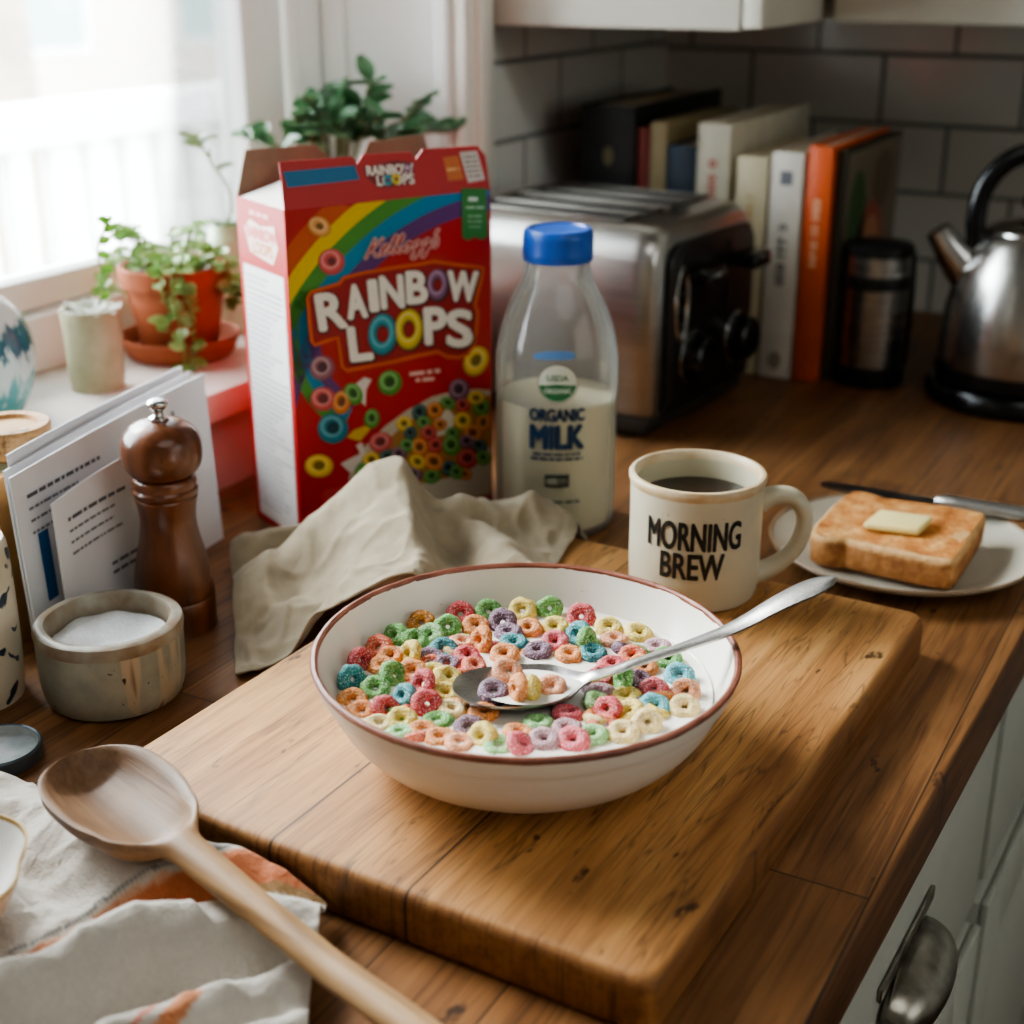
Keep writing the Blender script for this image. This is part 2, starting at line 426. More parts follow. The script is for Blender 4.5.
build('window_sash', bm, M_white, w)['kind'] = 'structure'
bm = bmesh.new(); box(bm, (XG-0.010,s0+0.06,WZ0+0.072), (XG-0.006,s1-0.062,WZ1-0.11)); o = build('window_pane', bm, glass_mat('window glass'), w); o['kind'] = 'structure'
for ch in w.children: ch.location = (0,0,0)
bm = bmesh.new(); e_ = 0.05
for lo, hi in (((V0,VZ0),(V0+e_,VZ1)),((V1-e_,VZ0),(V1,VZ1)),((V0+e_,VZ0),(V1-e_,VZ0+e_)),((V0+e_,VZ1-e_),(V1-e_,VZ1)),(((V0+V1)/2-0.018,VZ0+e_),((V0+V1)/2+0.018,VZ1-e_))): box(bm, (XG-0.02,lo[0],lo[1]), (XG+0.02,hi[0],hi[1]), 0.003)
w2 = structure('window_2', bm, M_white)
bm = bmesh.new(); box(bm, (XG-0.010,V0+e_,VZ0+e_), (XG-0.006,V1-e_,VZ1-e_)); o = build('window_pane', bm, bpy.data.materials['window glass'], w2); o['kind'] = 'structure'; o.location = (0,0,0)
# casing and reveal lining
bm = bmesh.new(); box(bm, (XW,WY1-0.006,-0.0), (XW+0.016,1.2545,1.2), 0.003); box(bm, (XW+0.016,WY1+0.012,0.0), (XW+0.022,1.2545-0.02,1.2), 0.002)
structure('trim_1', bm, pm('casing paint', (238,233,222), 0.45, col2=(230,224,212), nscale=6))
bm = bmesh.new(); box(bm, (-0.863,WY1-0.008,0.0872), (XW,WY1-0.001,WZ1-0.001), 0.001); box(bm, (-0.863,WY1-0.016,0.0872), (-0.838,WY1-0.008,WZ1-0.001), 0.003); box(bm, (-0.738,WY1-0.013,0.0872), (XW,WY1-0.008,WZ1-0.001), 0.002)
structure('trim_2', bm, M_white)

# ---------------- outside
bm = bmesh.new(); box(bm, (-30,-20,-1.5), (-1.0,40,-1.42)); structure('ground', bm, pm('snowy yard', (232,232,230), 0.9, col2=(205,200,192), nscale=0.8))
r = root('porch_railing', 'white porch railing with square balusters beyond the window', 'railing', (-2.5,0,-1.42))
mw = pm('white outdoor paint', (240,240,238), 0.6, col2=(228,228,224), nscale=5)
bm = bmesh.new(); box(bm, (-0.06,0.3,1.425), (0.05,6,1.51), 0.006); build('top_rail', bm, mw, r)
bm = bmesh.new(); box(bm, (-0.04,0.3,1.0), (0.03,6,1.07), 0.004); build('bottom_rail', bm, mw, r)
y = 0.45
while y < 5.8:
    bm = bmesh.new(); box(bm, (-0.025,y,1.07), (0.02,y+0.06,1.425), 0.004); build('baluster', bm, mw, r); y += 0.12
for y in (0.3,2.05,3.4,5.0):
    bm = bmesh.new(); box(bm, (-0.05,y-0.04,0.0), (0.05,y+0.05,1.425), 0.004); build('post', bm, mw, r)
r = root('neighbour_house', 'pale clapboard house blurred beyond the porch railing', 'house', (-11,10,-1.42))
mh = pm('pale clapboard', (206,196,186), 0.8, col2=(190,180,170), nscale=2, stretch=(0.2,0.2,6))
bm = bmesh.new(); box(bm, (-4,-4.0,0), (0,5,2.9)); build('house_wall', bm, mh, r)
bm = bmesh.new(); prism(bm, [(-4.6,2.85),(0.5,2.85),(-2,4.8)], -4.4, 5.4); build('house_roof', bm, pm('snowy roof', (235,236,238), 0.9, col2=(210,212,215), nscale=2), r)
mgw = pm('grey green window glass', (120,150,140), 0.3, col2=(150,170,165), nscale=2)
for y in (-2.6,0.2,2.6):
    bm = bmesh.new(); box(bm, (0,y-0.08,0.9), (0.03,y+1.0,2.35)); f = build('house_window', bm, mw, r)
    bm = bmesh.new(); box(bm, (0.03,y,0.98), (0.05,y+0.92,2.27)); build('house_pane', bm, mgw, f)
for k, (x, y, rad) in enumerate(((-5.2,4.7,0.16),(-9.4,7.4,0.10))):
    t = root('bare_tree', ['thick bare tree trunk beyond the railing outside', 'thin bare tree trunk beyond the railing outside'][k], 'tree', (x,y,-1.42))
    bm = bmesh.new(); tube(bm, curve([(0,0,0),(0.05,0.02,1.2),(-0.05,0.08,2.6),(0.1,0.1,4.2)],4), [rad*(1-0.5*i/12) for i in range(13)], 10)
    build('trunk', bm, pm('bark', (150,138,126), 0.9, col2=(120,108,98), nscale=6), t)
    bm = bmesh.new()
    for j in range(7):
        h = 1.3+0.35*j; a = R.uniform(0,6.28); tube(bm, [(0,0.04,h),(0.5*cos(a),0.5*sin(a),h+0.5),(1.0*cos(a),1.0*sin(a),h+1.3)], [rad*0.4,rad*0.25,rad*0.08], 6)
    build('branch', bm, _cache['bark'], t)

# ---------------- worktop and cupboards
W_counter = wood_planks('oiled butcher block', [(92,60,34),(134,94,58),(166,124,82)], 0.058, 0.55, 0.50, dark_sides=True)
bm = bmesh.new()
edge_x = lambda y: -0.1287+0.0288*y
prism(bm, [(XW+0.001,-0.9),(edge_x(-0.9),-0.9),(edge_x(YB-0.001),YB-0.001),(XW+0.001,YB-0.001)], -0.042, 0.0, axis='z')
bmesh.ops.bevel(bm, geom=bm.edges[:], offset=0.0035, segments=3, profile=0.5, affect='EDGES')
tag(build('worktop', bm, W_counter, sharp=60), 'long worn butcher block worktop with an oiled edge', 'worktop')
cab = root('base_cabinet', 'painted base cabinet with inset drawer under the worktop', 'cabinet', (-0.1350,0,-0.91), radians(-1.65))
bm = bmesh.new(); box(bm, (-0.555,-0.88,0.1), (-0.022,YB-0.03,0.8675)); build('carcass', bm, M_greypaint, cab)
bm = bmesh.new(); box(bm, (-0.555,-0.88,0.0), (-0.067,YB-0.03,0.0995)); build('plinth', bm, M_black, cab)
xf = 0.0
for y0 in (-0.42, 0.015, 0.442, 0.885, 1.25):
    y1 = y0+0.42
    bm = bmesh.new(); box(bm, (-0.0215,y0,0.708), (xf,y1,0.862), 0.003, 2); d = build('drawer', bm, M_greypaint, cab)
    yc = (y0+y1)/2; Lh = 0.045
    bm = bmesh.new()
    rings = []                        # half-shell cup pull
    for i in range(17):
        a = pi*i/16; yy = -cos(a)*Lh; w = max(sin(a), 0.03)**0.6
        rings.append([(xf+0.0015+0.024*w*sin(b)+0.0005, yc+yy, 0.800-0.006+0.020*w*cos(b)*1.0) for b in [k*(pi*0.62)/8 for k in range(9)]])
    V = [[bm.verts.new(p) for p in rg] for rg in rings]
    for A, B in zip(V, V[1:]):
        for k in range(8): bm.faces.new((A[k], A[k+1], B[k+1], B[k]))
    h = build('cup_pull', bm, pm('aged pewter', (168,164,154), 0.30, 1.0, col2=(120,116,108), nscale=60), d); mod_solid(h, 0.0022, 0)
    bm = bmesh.new(); box(bm, (xf+0.0003,yc-Lh-0.006,0.8125), (xf+0.0028,yc+Lh+0.006,0.8215), 0.001); build('pull_flange', bm, _cache['aged pewter'], d)
    bm = bmesh.new(); box(bm, (-0.0215,y0,0.13), (xf,y1,0.69), 0.003, 2); box(bm, (xf,y0,0.13), (xf+0.006,y0+0.06,0.69), 0.002); box(bm, (xf,y1-0.06,0.13), (xf+0.006,y1,0.69), 0.002); box(bm, (xf,y0+0.06,0.63), (xf+0.006,y1-0.06,0.69), 0.002); box(bm, (xf,y0+0.06,0.13), (xf+0.006,y1-0.06,0.19), 0.002)
    build('cupboard_door', bm, M_greypaint, cab)
# wall cupboards
c1 = root('wall_cabinet', 'cream wall cabinet beside the window, its plain end panel facing out', 'cabinet', (XW,1.259,0.337))
bm = bmesh.new(); box(bm, (0.002,0,0), (0.262,0.459,0.75), 0.002); build('carcass', bm, M_cream, c1)
bm = bmesh.new(); box(bm, (0.263,0.002,0.002), (0.281,0.180,0.748), 0.002); build('door', bm, M_cream, c1)
c2 = root('wall_cabinet', 'cream wall cabinet on the tiled wall above the kettle', 'cabinet', (-0.433,1.46,0.337))
bm = bmesh.new(); box(bm, (0.0,0,0), (1.2,0.258,0.75), 0.002); build('carcass', bm, M_cream, c2)
for k in range(3):
    bm = bmesh.new(); box(bm, (0.003+0.4*k,-0.02,0.002), (0.397+0.4*k,-0.001,0.748), 0.002); build('door', bm, M_cream, c2)

# ================================================================== CUTTING BOARD
W_board = wood_planks('worn board timber', [(150,102,58),(188,140,88),(214,170,114)], 0, 0, 0.58, 0.8, seams=(-0.0403,0.0339), scratch=True, dark_sides=True, fine=0.42)
cb = bmesh.new(); BW, BL_, BT = 0.302, 0.390, 0.028
def rrect(w, l, r, z, n=6):
    out = []
    for sx, sy, a0 in ((1,1,0),(-1,1,pi/2),(-1,-1,pi),(1,-1,3*pi/2)):
        for k in range(n+1):
            a = a0+pi/2*k/n; out.append((sx*(w/2-r)+r*cos(a), sy*(l/2-r)+r*sin(a), z))
    return out
e = 0.004
loft(cb, [rrect(BW-2*e,BL_-2*e,0.008,0.0003), rrect(BW-0.002,BL_-0.002,0.009,0.002), rrect(BW,BL_,0.010,0.005), rrect(BW,BL_,0.010,BT-0.006), rrect(BW-0.0015,BL_-0.0015,0.010,BT-0.003), rrect(BW-0.005,BL_-0.005,0.009,BT-0.0008), rrect(BW-0.010,BL_-0.010,0.008,BT)])
board = tag(build('cutting_board', cb, W_board, loc=(-0.3105,0.6165,0), rz=radians(-1.7), sharp=50), 'thick scarred wooden cutting board under the cereal bowl', 'cutting board')

# ================================================================== CEREAL BOWL
BX, BY = -0.294, 0.551
zb = BT
bowl = root('cereal_bowl', 'wide cream glazed bowl with a chipped rust rim on the cutting board', 'bowl', (BX,BY,zb+0.0004))
M_glaze = pm('cream speckled glaze', (240,236,227), 0.22, col2=(232,226,215), nscale=9, speck=((70,48,36),110,0.755), bump=0.05, bscale=30, bdist=0.002)
RS = 0.1055
outer = smoothprof([(0.0,0.003),(0.052,0.003)],1)+[(0.054,0.0),(0.0605,0.0),(0.0620,0.0035)]+smoothprof([(0.0640,0.0050),(0.0785,0.0120),(0.0905,0.0245),(0.0972,0.0370),(0.0992,0.0425)],4)
outer += [(0.0997,0.0436),(0.1012,0.0441),(0.1024,0.0464),(0.1040,0.0528)]
inner = smoothprof([(0.1016,0.0545),(0.0975,0.0440),(0.0915,0.0325),(0.0820,0.0205),(0.068,0.0125),(0.040,0.0085),(0.0,0.0075)],4)
bm = bmesh.new(); lathe(bm, outer, 96); build('outer_wall', bm, M_glaze, bowl)
bm = bmesh.new(); lathe(bm, inner, 96); build('inner_wall', bm, M_glaze, bowl)
def chip(a, z): return 1+0.0035*noise.noise((cos(a)*9, sin(a)*9, 3.0))
bm = bmesh.new(); lathe(bm, [(0.1037,0.0522),(0.1047,0.0534),(0.1051,0.0546),(0.1044,0.0557),(0.1029,0.0560),(0.1016,0.0553),(0.1013,0.0538)], 128, wob=chip, closed=True)
build('rim', bm, pm('rust brown glaze', (108,60,46), 0.35, col2=(146,92,74), nscale=70, bump=0.3, bscale=120, bdist=0.001), bowl)
# milk in the bowl
def inner_r(z):
    for (r1,z1),(r2,z2) in zip(inner, inner[1:]):
        if z2 <= z <= z1: return r2+(r1-r2)*(z-z2)/(z1-z2)
    return 0.03
ML = 0.0345
M_milk = pm('milk', (244,240,230), 0.18, col2=(240,235,224), nscale=6, Specular_IOR_Level=0.5)
bm = bmesh.new(); rm = inner_r(ML)
lathe(bm, [(0,ML),(rm-0.004,ML),(rm-0.0012,ML+0.0004),(rm-0.0006,ML+0.0008),(inner_r(ML-0.005)-0.0008,ML-0.005),(inner_r(0.02)-0.001,0.02),(0,0.012)], 72)
tag(build('milk', bm, M_milk, loc=(BX,BY,zb+0.0004)), 'white milk filling the cereal bowl around the rings', 'milk')
ZM = zb+0.0004+ML

# ================================================================== CEREAL RINGS
PAL = dict(green=(104,172,78), pale_green=(150,205,130), red=(206,62,66), pink=(226,92,104), orange=(232,140,62), amber=(222,138,48), peach=(238,158,112),
           yellow=(236,206,92), cream=(244,214,146), teal=(44,140,146), blue=(86,176,188), purple=(120,84,106), mauve=(182,136,142), scarlet=(226,104,66))
WORD = dict(green='green', pale_green='pale green', red='red', pink='pink', orange='orange', amber='amber', peach='peach', yellow='yellow', cream='cream', teal='teal', blue='light blue', purple='purple', mauve='mauve', scarlet='orange-red')
def ring_mat(k):
    t = NT('sugared '+k.replace('_',' ')+' cereal'); v = t.coords()
    f = t.noise(v, 1050, 2, 0.7); g = t.noise(v, 300, 3)
    a = PAL[k]; hi = tuple(min(255, int(x+(255-x)*0.62)) for x in a); lo = tuple(int(x*0.82) for x in a)
    c = t.ramp(g, [(0.3, C4(lo)), (0.65, C4(a))]); c = t.mix(t.ramp(f, [(0.52, (0,0,0)), (0.66, (1,1,1))]), c, C4(hi))
    t.pbr(c, 0.55, 0.0, t.bump(t.math('ADD', t.math('MULTIPLY', f, 0.8), g), 0.9, 0.0016)); return t.m
RM = {k: ring_mat(k) for k in PAL}
_ringmesh = {}
def ring_mesh(k, var):
    key = (k, var)
    if key not in _ringmesh:
        bm = bmesh.new(); rr = random.Random(var*31+5)
        torus(bm, 0.00425+rr.uniform(-0.0002,0.0003), 0.00285+rr.uniform(-0.0001,0.0002), 30, 14, None, (1+rr.uniform(-0.10,0.10),1+rr.uniform(-0.10,0.10),0.98), 0.13, off=Vector((var*1.7,var*0.9,0)))
        me = bpy.data.meshes.new('cereal_ring'); bmesh.ops.recalc_face_normals(bm, faces=bm.faces)
        for f in bm.faces: f.smooth = True
        bm.to_mesh(me); bm.free(); me.materials.append(RM[k]); _ringmesh[key] = me
    return _ringmesh[key]
# colour, spot (seen positions turned into spots on the milk), lean: 0 flat .. 1 on edge, facing bearing
RINGS = [('green', -0.3774, 0.5617, 0.6, -0.2, 0.0, 'behind', 395),
 ('amber', -0.3743, 0.5819, 0.45, 0.55, 0.0, 'behind', 420),
 ('red', -0.3613, 0.6013, 0.5, 0.46, 0.0, 'behind', 460),
 ('green', -0.3493, 0.6111, 0.5, 0.74, 0.0, 'behind', 488),
 ('yellow', -0.3334, 0.6209, 0.55, 0.36, 0.0, 'behind', 522),
 ('green', -0.3213, 0.6299, 0.7, 0.46, 0.0, 'behind', 549),
 ('scarlet', -0.3779, 0.546, 0.5, 0.09, 0.0, 'behind', 378),
 ('red', -0.3767, 0.528, 0.8, 1.45, 0.0, 'behind', 360),
 ('green', -0.359, 0.5841, 0.6, 0.57, 0.0, 'behind', 447),
 ('orange', -0.347, 0.5931, 0.35, 0.76, 0.0, 'behind', 475),
 ('purple', -0.3359, 0.603, 0.6, 0.33, 0.0, 'behind', 502),
 ('purple', -0.3284, 0.5961, 0.2, 0.42, 0.0, 'behind', 508),
 ('orange', -0.3207, 0.6044, 0.35, 0.04, 0.0, 'behind', 528),
 ('yellow', -0.3098, 0.6134, 0.2, 0.37, 0.0, 'behind', 554),
 ('green', -0.3667, 0.5641, 0.4, 1.45, 0.0, 'behind', 415),
 ('pale_green', -0.3634, 0.5723, 0.3, -0.08, 0.0, 'behind', 428),
 ('orange', -0.3676, 0.5419, 0.3, 1.11, 0.0, 'behind', 390),
 ('orange', -0.3657, 0.5318, 0.2, 0.58, 0.0, 'behind', 382),
 ('yellow', -0.3584, 0.5461, 0.7, -0.47, 0.0, 'behind', 410),
 ('teal', -0.3478, 0.5614, 0.3, 0.57, 0.0, 'behind', 443),
 ('purple', -0.3488, 0.5508, 0.15, 0.43, 0.0, 'behind', 431),
 ('purple', -0.3385, 0.5493, 0.15, 1.05, 0.0, 'behind', 446),
 ('peach', -0.3438, 0.5739, 0.15, 0.56, 0.0, 'behind', 462),
 ('orange', -0.3337, 0.5766, 0.85, -0.45, 0.0, 'behind', 481),
 ('teal', -0.3202, 0.5868, 0.15, 0.78, 0.0, 'behind', 513),
 ('red', -0.3331, 0.5608, 0.3, 1.41, 0.0, 'behind', 467),
 ('orange', -0.3175, 0.5722, 0.3, 0.52, 0.0, 'behind', 504),
 ('purple', -0.3052, 0.5852, 0.1, 0.54, 0.0, 'behind', 537),
 ('pink', -0.3017, 0.5975, 0.25, 0.49, 0.0, 'behind', 554),
 ('teal', -0.3687, 0.5091, 0.8, 1.18, 0.0, 'behind', 352),
 ('amber', -0.3604, 0.4972, 0.3, 0.48, 0.0, 'front', 352),
 ('green', -0.3555, 0.5094, 0.3, 0.37, 0.0, 'front', 374),
 ('green', -0.3547, 0.5249, 0.5, 1.32, 0.0, 'behind', 393),
 ('orange', -0.3477, 0.5341, 0.3, 0.6, 0.0, 'behind', 415),
 ('yellow', -0.3408, 0.5379, 0.2, 0.5, 0.0, 'behind', 431),
 ('yellow', -0.3308, 0.5366, 0.35, 1.48, 0.0, 'behind', 446),
 ('red', -0.3356, 0.5219, 0.8, -0.26, 0.0, 'front', 422),
 ('scarlet', -0.3245, 0.5529, 0.3, 1.73, 0.0, 'behind', 474),
 ('red', -0.3405, 0.4967, 0.45, 1.39, 0.0, 'front', 386),
 ('teal', -0.3377, 0.5082, 0.6, -0.45, 0.0, 'front', 404),
 ('red', -0.3237, 0.5066, 0.65, 0.75, 0.0, 'front', 427),
 ('yellow', -0.3233, 0.5231, 0.1, 0.46, 0.0, 'front', 445),
 ('orange', -0.3503, 0.4902, 0.2, 0.52, 0.0, 'front', 361),
 ('yellow', -0.3294, 0.4917, 0.3, 0.47, 0.0, 'front', 400),
 ('pale_green', -0.3216, 0.4841, 0.1, 0.39, 0.0, 'front', 405),
 ('green', -0.3141, 0.4987, 0.1, 0.78, 0.0, 'front', 435),
 ('orange', -0.306, 0.4876, 0.2, 0.58, 0.0, 'front', 437),
 ('orange', -0.3146, 0.4896, 0.1, 0.35, 0.0, 'front', 424),
 ('purple', -0.2972, 0.5014, 0.25, 0.35, 0.0, 'front', 469),
 ('orange', -0.2972, 0.5151, 0.2, 0.88, 0.0, 'front', 483),
 ('cream', -0.3127, 0.5108, -0.0, 0.42, 0.0, 'front', 451),
 ('yellow', -0.2853, 0.4953, 0.5, -0.2, 0.0, 'front', 484),
 ('pink', -0.2682, 0.4984, 0.5, 1.53, 0.0, 'front', 520),
 ('orange', -0.2741, 0.5071, 0.0, 0.44, 0.0, 'front', 518),
 ('pale_green', -0.2707, 0.5197, 0.02, 0.64, 0.0, 'front', 537),
 ('mauve', -0.2608, 0.5074, 0.1, 0.4, 0.0, 'front', 544),
 ('pale_green', -0.2789, 0.4945, 0.1, 0.46, 0.0, 'front', 496),
 ('peach', -0.2953, 0.4878, 0.1, 0.4, 0.0, 'front', 458),
 ('cream', -0.336, 0.485, 0.1, 0.53, 0.0, 'front', 380),
 ('peach', -0.3008, 0.5448, 0.45, 0.77, 0.0065, 'spoon', 507),
 ('purple', -0.2988, 0.5277, 0.25, 0.45, 0.0048, 'spoon', 493),
 ('orange', -0.2875, 0.5307, 0.9, -0.74, 0.0048, 'spoon', 517),
 ('yellow', -0.2814, 0.5353, 0.9, 1.83, 0.0048, 'spoon', 533),
 ('peach', -0.2763, 0.5442, 0.3, 0.68, 0.0048, 'spoon', 551),
 ('red', -0.3019, 0.6296, 0.6, 0.44, 0.0, 'behind', 581),
 ('yellow', -0.2836, 0.6258, 0.4, 0.37, 0.0, 'behind', 608),
 ('teal', -0.2933, 0.6083, 0.7, -0.34, 0.0, 'behind', 578),
 ('green', -0.2858, 0.6036, 0.9, 1.63, 0.0, 'behind', 587),
 ('peach', -0.2754, 0.6153, 0.15, 0.57, 0.0, 'behind', 614),
 ('yellow', -0.2671, 0.6284, 0.2, 0.52, 0.0, 'behind', 639),
 ('teal', -0.279, 0.5962, 0.15, 0.41, 0.0, 'behind', 592),
 ('orange', -0.2888, 0.5894, 0.05, 0.44, 0.0, 'behind', 569),
 ('mauve', -0.2524, 0.6185, 0.1, 0.39, 0.0, 'front', 657),
 ('green', -0.2421, 0.6083, 0.25, 0.48, 0.0, 'front', 668),
 ('scarlet', -0.2592, 0.6022, 0.2, 0.7, 0.0, 'front', 632),
 ('orange', -0.2493, 0.594, 0.3, 0.55, 0.0, 'front', 643),
 ('red', -0.2644, 0.5889, 0.2, 0.61, 0.0, 'front', 612),
 ('red', -0.2631, 0.5737, 0.35, 0.63, 0.0, 'front', 601),
 ('green', -0.2509, 0.5727, 0.9, -0.75, 0.0, 'front', 623),
 ('purple', -0.2453, 0.5798, 0.3, 1.68, 0.0, 'front', 639),
 ('blue', -0.2297, 0.5938, 0.3, 0.35, 0.0, 'front', 679),
 ('pink', -0.2354, 0.5747, 0.3, 0.43, 0.0, 'front', 653),
 ('peach', -0.2213, 0.5807, 0.2, 0.63, 0.0, 'front', 685),
 ('blue', -0.2284, 0.5598, 0.25, 0.57, 0.0, 'front', 654),
 ('cream', -0.2158, 0.5658, 0.2, 0.46, 0.0, 'front', 684),
 ('mauve', -0.2582, 0.5613, 0.05, 0.62, 0.0, 'front', 599),
 ('pale_green', -0.2547, 0.55, 0.3, 1.57, 0.0, 'front', 596),
 ('red', -0.2459, 0.544, 0.6, -0.29, 0.0, 'front', 607),
 ('yellow', -0.2449, 0.5626, 0.05, 0.43, 0.0, 'front', 625),
 ('yellow', -0.2365, 0.5478, 0.4, -0.48, 0.0, 'front', 629),
 ('cream', -0.2249, 0.5424, 0.5, 0.82, 0.0, 'front', 647),
 ('scarlet', -0.2419, 0.5317, 0.1, 0.38, 0.0, 'front', 604),
 ('cream', -0.2319, 0.53, 0.2, 0.45, 0.0, 'front', 622),
 ('pink', -0.2626, 0.5346, 0.05, 0.63, 0.0, 'front', 567),
 ('mauve', -0.2555, 0.5203, 0.15, 0.44, 0.0, 'front', 567),
 ('pink', -0.2484, 0.513, 0.25, 0.34, 0.0, 'front', 574),
 ('pale_green', -0.243, 0.5209, 0.2, 0.88, 0.0, 'front', 592),
 ('yellow', -0.3624, 0.5353, 0.15, 1.3, -0.0022, 'behind', 392),
 ('orange', -0.3419, 0.5679, 0.02, 1.06, -0.0022, 'behind', 459),
 ('orange', -0.3532, 0.5573, 0.19, 3.66, -0.0022, 'behind', 430),
 ('scarlet', -0.3366, 0.5492, 0.23, 1.26, -0.0022, 'behind', 449),
 ('purple', -0.3627, 0.518, 0.01, 2.65, -0.0022, 'front', 372),
 ('orange', -0.3262, 0.5313, 0.01, 1.59, -0.0022, 'front', 449),
 ('scarlet', -0.3284, 0.5006, 0.3, 0.89, -0.0022, 'front', 412),
 ('scarlet', -0.316, 0.4853, 0.34, 4.1, -0.0022, 'front', 416),
 ('orange', -0.3134, 0.5146, 0.17, 0.58, -0.0022, 'front', 454),
 ('amber', -0.3023, 0.4993, 0.1, 2.96, -0.0022, 'front', 457),
 ('scarlet', -0.3319, 0.5492, 0.18, 4.11, -0.0022, 'behind', 457),
 ('scarlet', -0.3461, 0.5469, 0.33, 0.47, -0.0022, 'behind', 431),
 ('pale_green', -0.2971, 0.4985, 0.07, 2.48, -0.0022, 'front', 466),
 ('peach', -0.3239, 0.5036, 0.23, 0.38, -0.0022, 'front', 423),
 ('orange', -0.3539, 0.5012, 0.17, 2.54, -0.0022, 'front', 368),
 ('green', -0.334, 0.4948, 0.32, 0.08, -0.0022, 'front', 395),
 ('cream', -0.344, 0.5665, 0.27, 2.39, -0.0022, 'behind', 454),
 ('yellow', -0.2269, 0.5589, 0.27, 2.96, -0.0022, 'front', 656),
 ('purple', -0.2636, 0.5655, 0.2, 1.61, -0.0022, 'front', 593),
 ('orange', -0.2487, 0.54, 0.1, 2.18, -0.0022, 'front', 598),
 ('purple', -0.2454, 0.5326, 0.13, 4.94, -0.0022, 'front', 598),
 ('purple', -0.2675, 0.6103, 0.3, 2.51, -0.0022, 'front', 624),
 ('cream', -0.2472, 0.5366, 0.31, 3.22, -0.0022, 'front', 598),
 ('cream', -0.2333, 0.5508, 0.16, 3.95, -0.0022, 'front', 637),
 ('amber', -0.2612, 0.5713, 0.31, 1.11, -0.0022, 'front', 602),
 ('amber', -0.2627, 0.5785, 0.09, 6.12, -0.0022, 'front', 606),
 ('pale_green', -0.2863, 0.609, 0.11, 3.42, -0.0022, 'behind', 590),
 ('purple', -0.2368, 0.5655, 0.18, 3.27, -0.0022, 'front', 643),
 ('green', -0.2595, 0.6065, 0.27, 6.19, -0.0022, 'front', 635),
 ('orange', -0.2318, 0.5729, 0.32, 3.42, -0.0022, 'front', 658),
 ('orange', -0.2896, 0.6085, 0.11, 5.45, -0.0022, 'behind', 584),
 ('purple', -0.3026, 0.61, 0.14, 1.58, -0.0022, 'behind', 563),
 ('amber', -0.3099, 0.5872, 0.05, 0.52, -0.0022, 'behind', 531),
 ('red', -0.3491, 0.5746, 0.1, 5.9, -0.0022, 'behind', 454),
 ('pale_green', -0.3452, 0.5774, 0.22, 0.59, -0.0022, 'behind', 463),
 ('red', -0.3261, 0.5808, 0.12, 2.34, -0.0022, 'behind', 498)]
ORD = ['first','second','third','fourth','fifth','sixth','seventh','eighth','ninth','tenth','eleventh','twelfth','thirteenth']
def place_rings():
    P = [[x, y, 0.0004+0.0044*ln+dz-(0.0016 if y-0.551 < -0.046 else 0.0), k, ln, az, zone, order, dz < 0] for (k, x, y, ln, az, dz, zone, order) in RINGS]
    for it in range(25):
        for i in range(len(P)):
            for j in range(i):
                a, b = P[i], P[j]
                if (a[6] == 'spoon') != (b[6] == 'spoon'): continue
                if a[6] == 'spoon' or a[8] or b[8]: continue
                d = Vector((b[0]-a[0], b[1]-a[1], (b[2]-a[2])*0.8)); L = max(d.length, 1e-5)
                mn = 0.0112-0.0035*(a[4]+b[4])/2
                if L < mn:
                    s = d*(0.25*(mn-L)/L)
                    a[0] -= s.x; a[1] -= s.y; b[0] += s.x; b[1] += s.y
        for a in P:
            if a[6] == 'spoon': continue
            lim = inner_r(min(ML+a[2], 0.0505))-0.0062+0.0018*a[4]
            dx, dy = a[0]-BX, a[1]-BY; q = sqrt(dx*dx+dy*dy)
            if q > lim: a[0] = BX+dx*lim/q; a[1] = BY+dy*lim/q
    groups = {}
    for a in P: groups.setdefault((a[3], a[6]), []).append(a)
    for (k, zone), L in groups.items():
        L.sort(key=lambda a: a[7])
        for i, a in enumerate(L):
            where = {'behind':'in milk behind the spoon','front':'in milk in front of the spoon','spoon':'lying in the bowl of the metal spoon'}[zone]
            n = (ORD[i]+' ' if len(L) > 1 else 'only '); tail = ' from the window side,' if len(L) > 1 else ''
            lab = f"{n}{WORD[k]} cereal ring{tail} {where}" if zone != 'spoon' or len(L) > 1 else f"{WORD[k]} sugared cereal ring {where}"
            if len(lab.split()) > 16: lab = lab.replace(' counting', '')
            o = bpy.data.objects.new('cereal_ring', ring_mesh(k, R.randrange(3))); COL.objects.link(o)
            o.location = (a[0], a[1], ZM+Z0+a[2])
            o.rotation_euler = (a[4]*radians(80)+R.uniform(-0.12,0.12), R.uniform(-0.15,0.15), a[5])
            o.rotation_mode = 'XYZ'
            tag(o, lab, 'cereal', 'cereal rings on the spoon' if zone == 'spoon' else 'cereal rings floating in the milk')
place_rings()

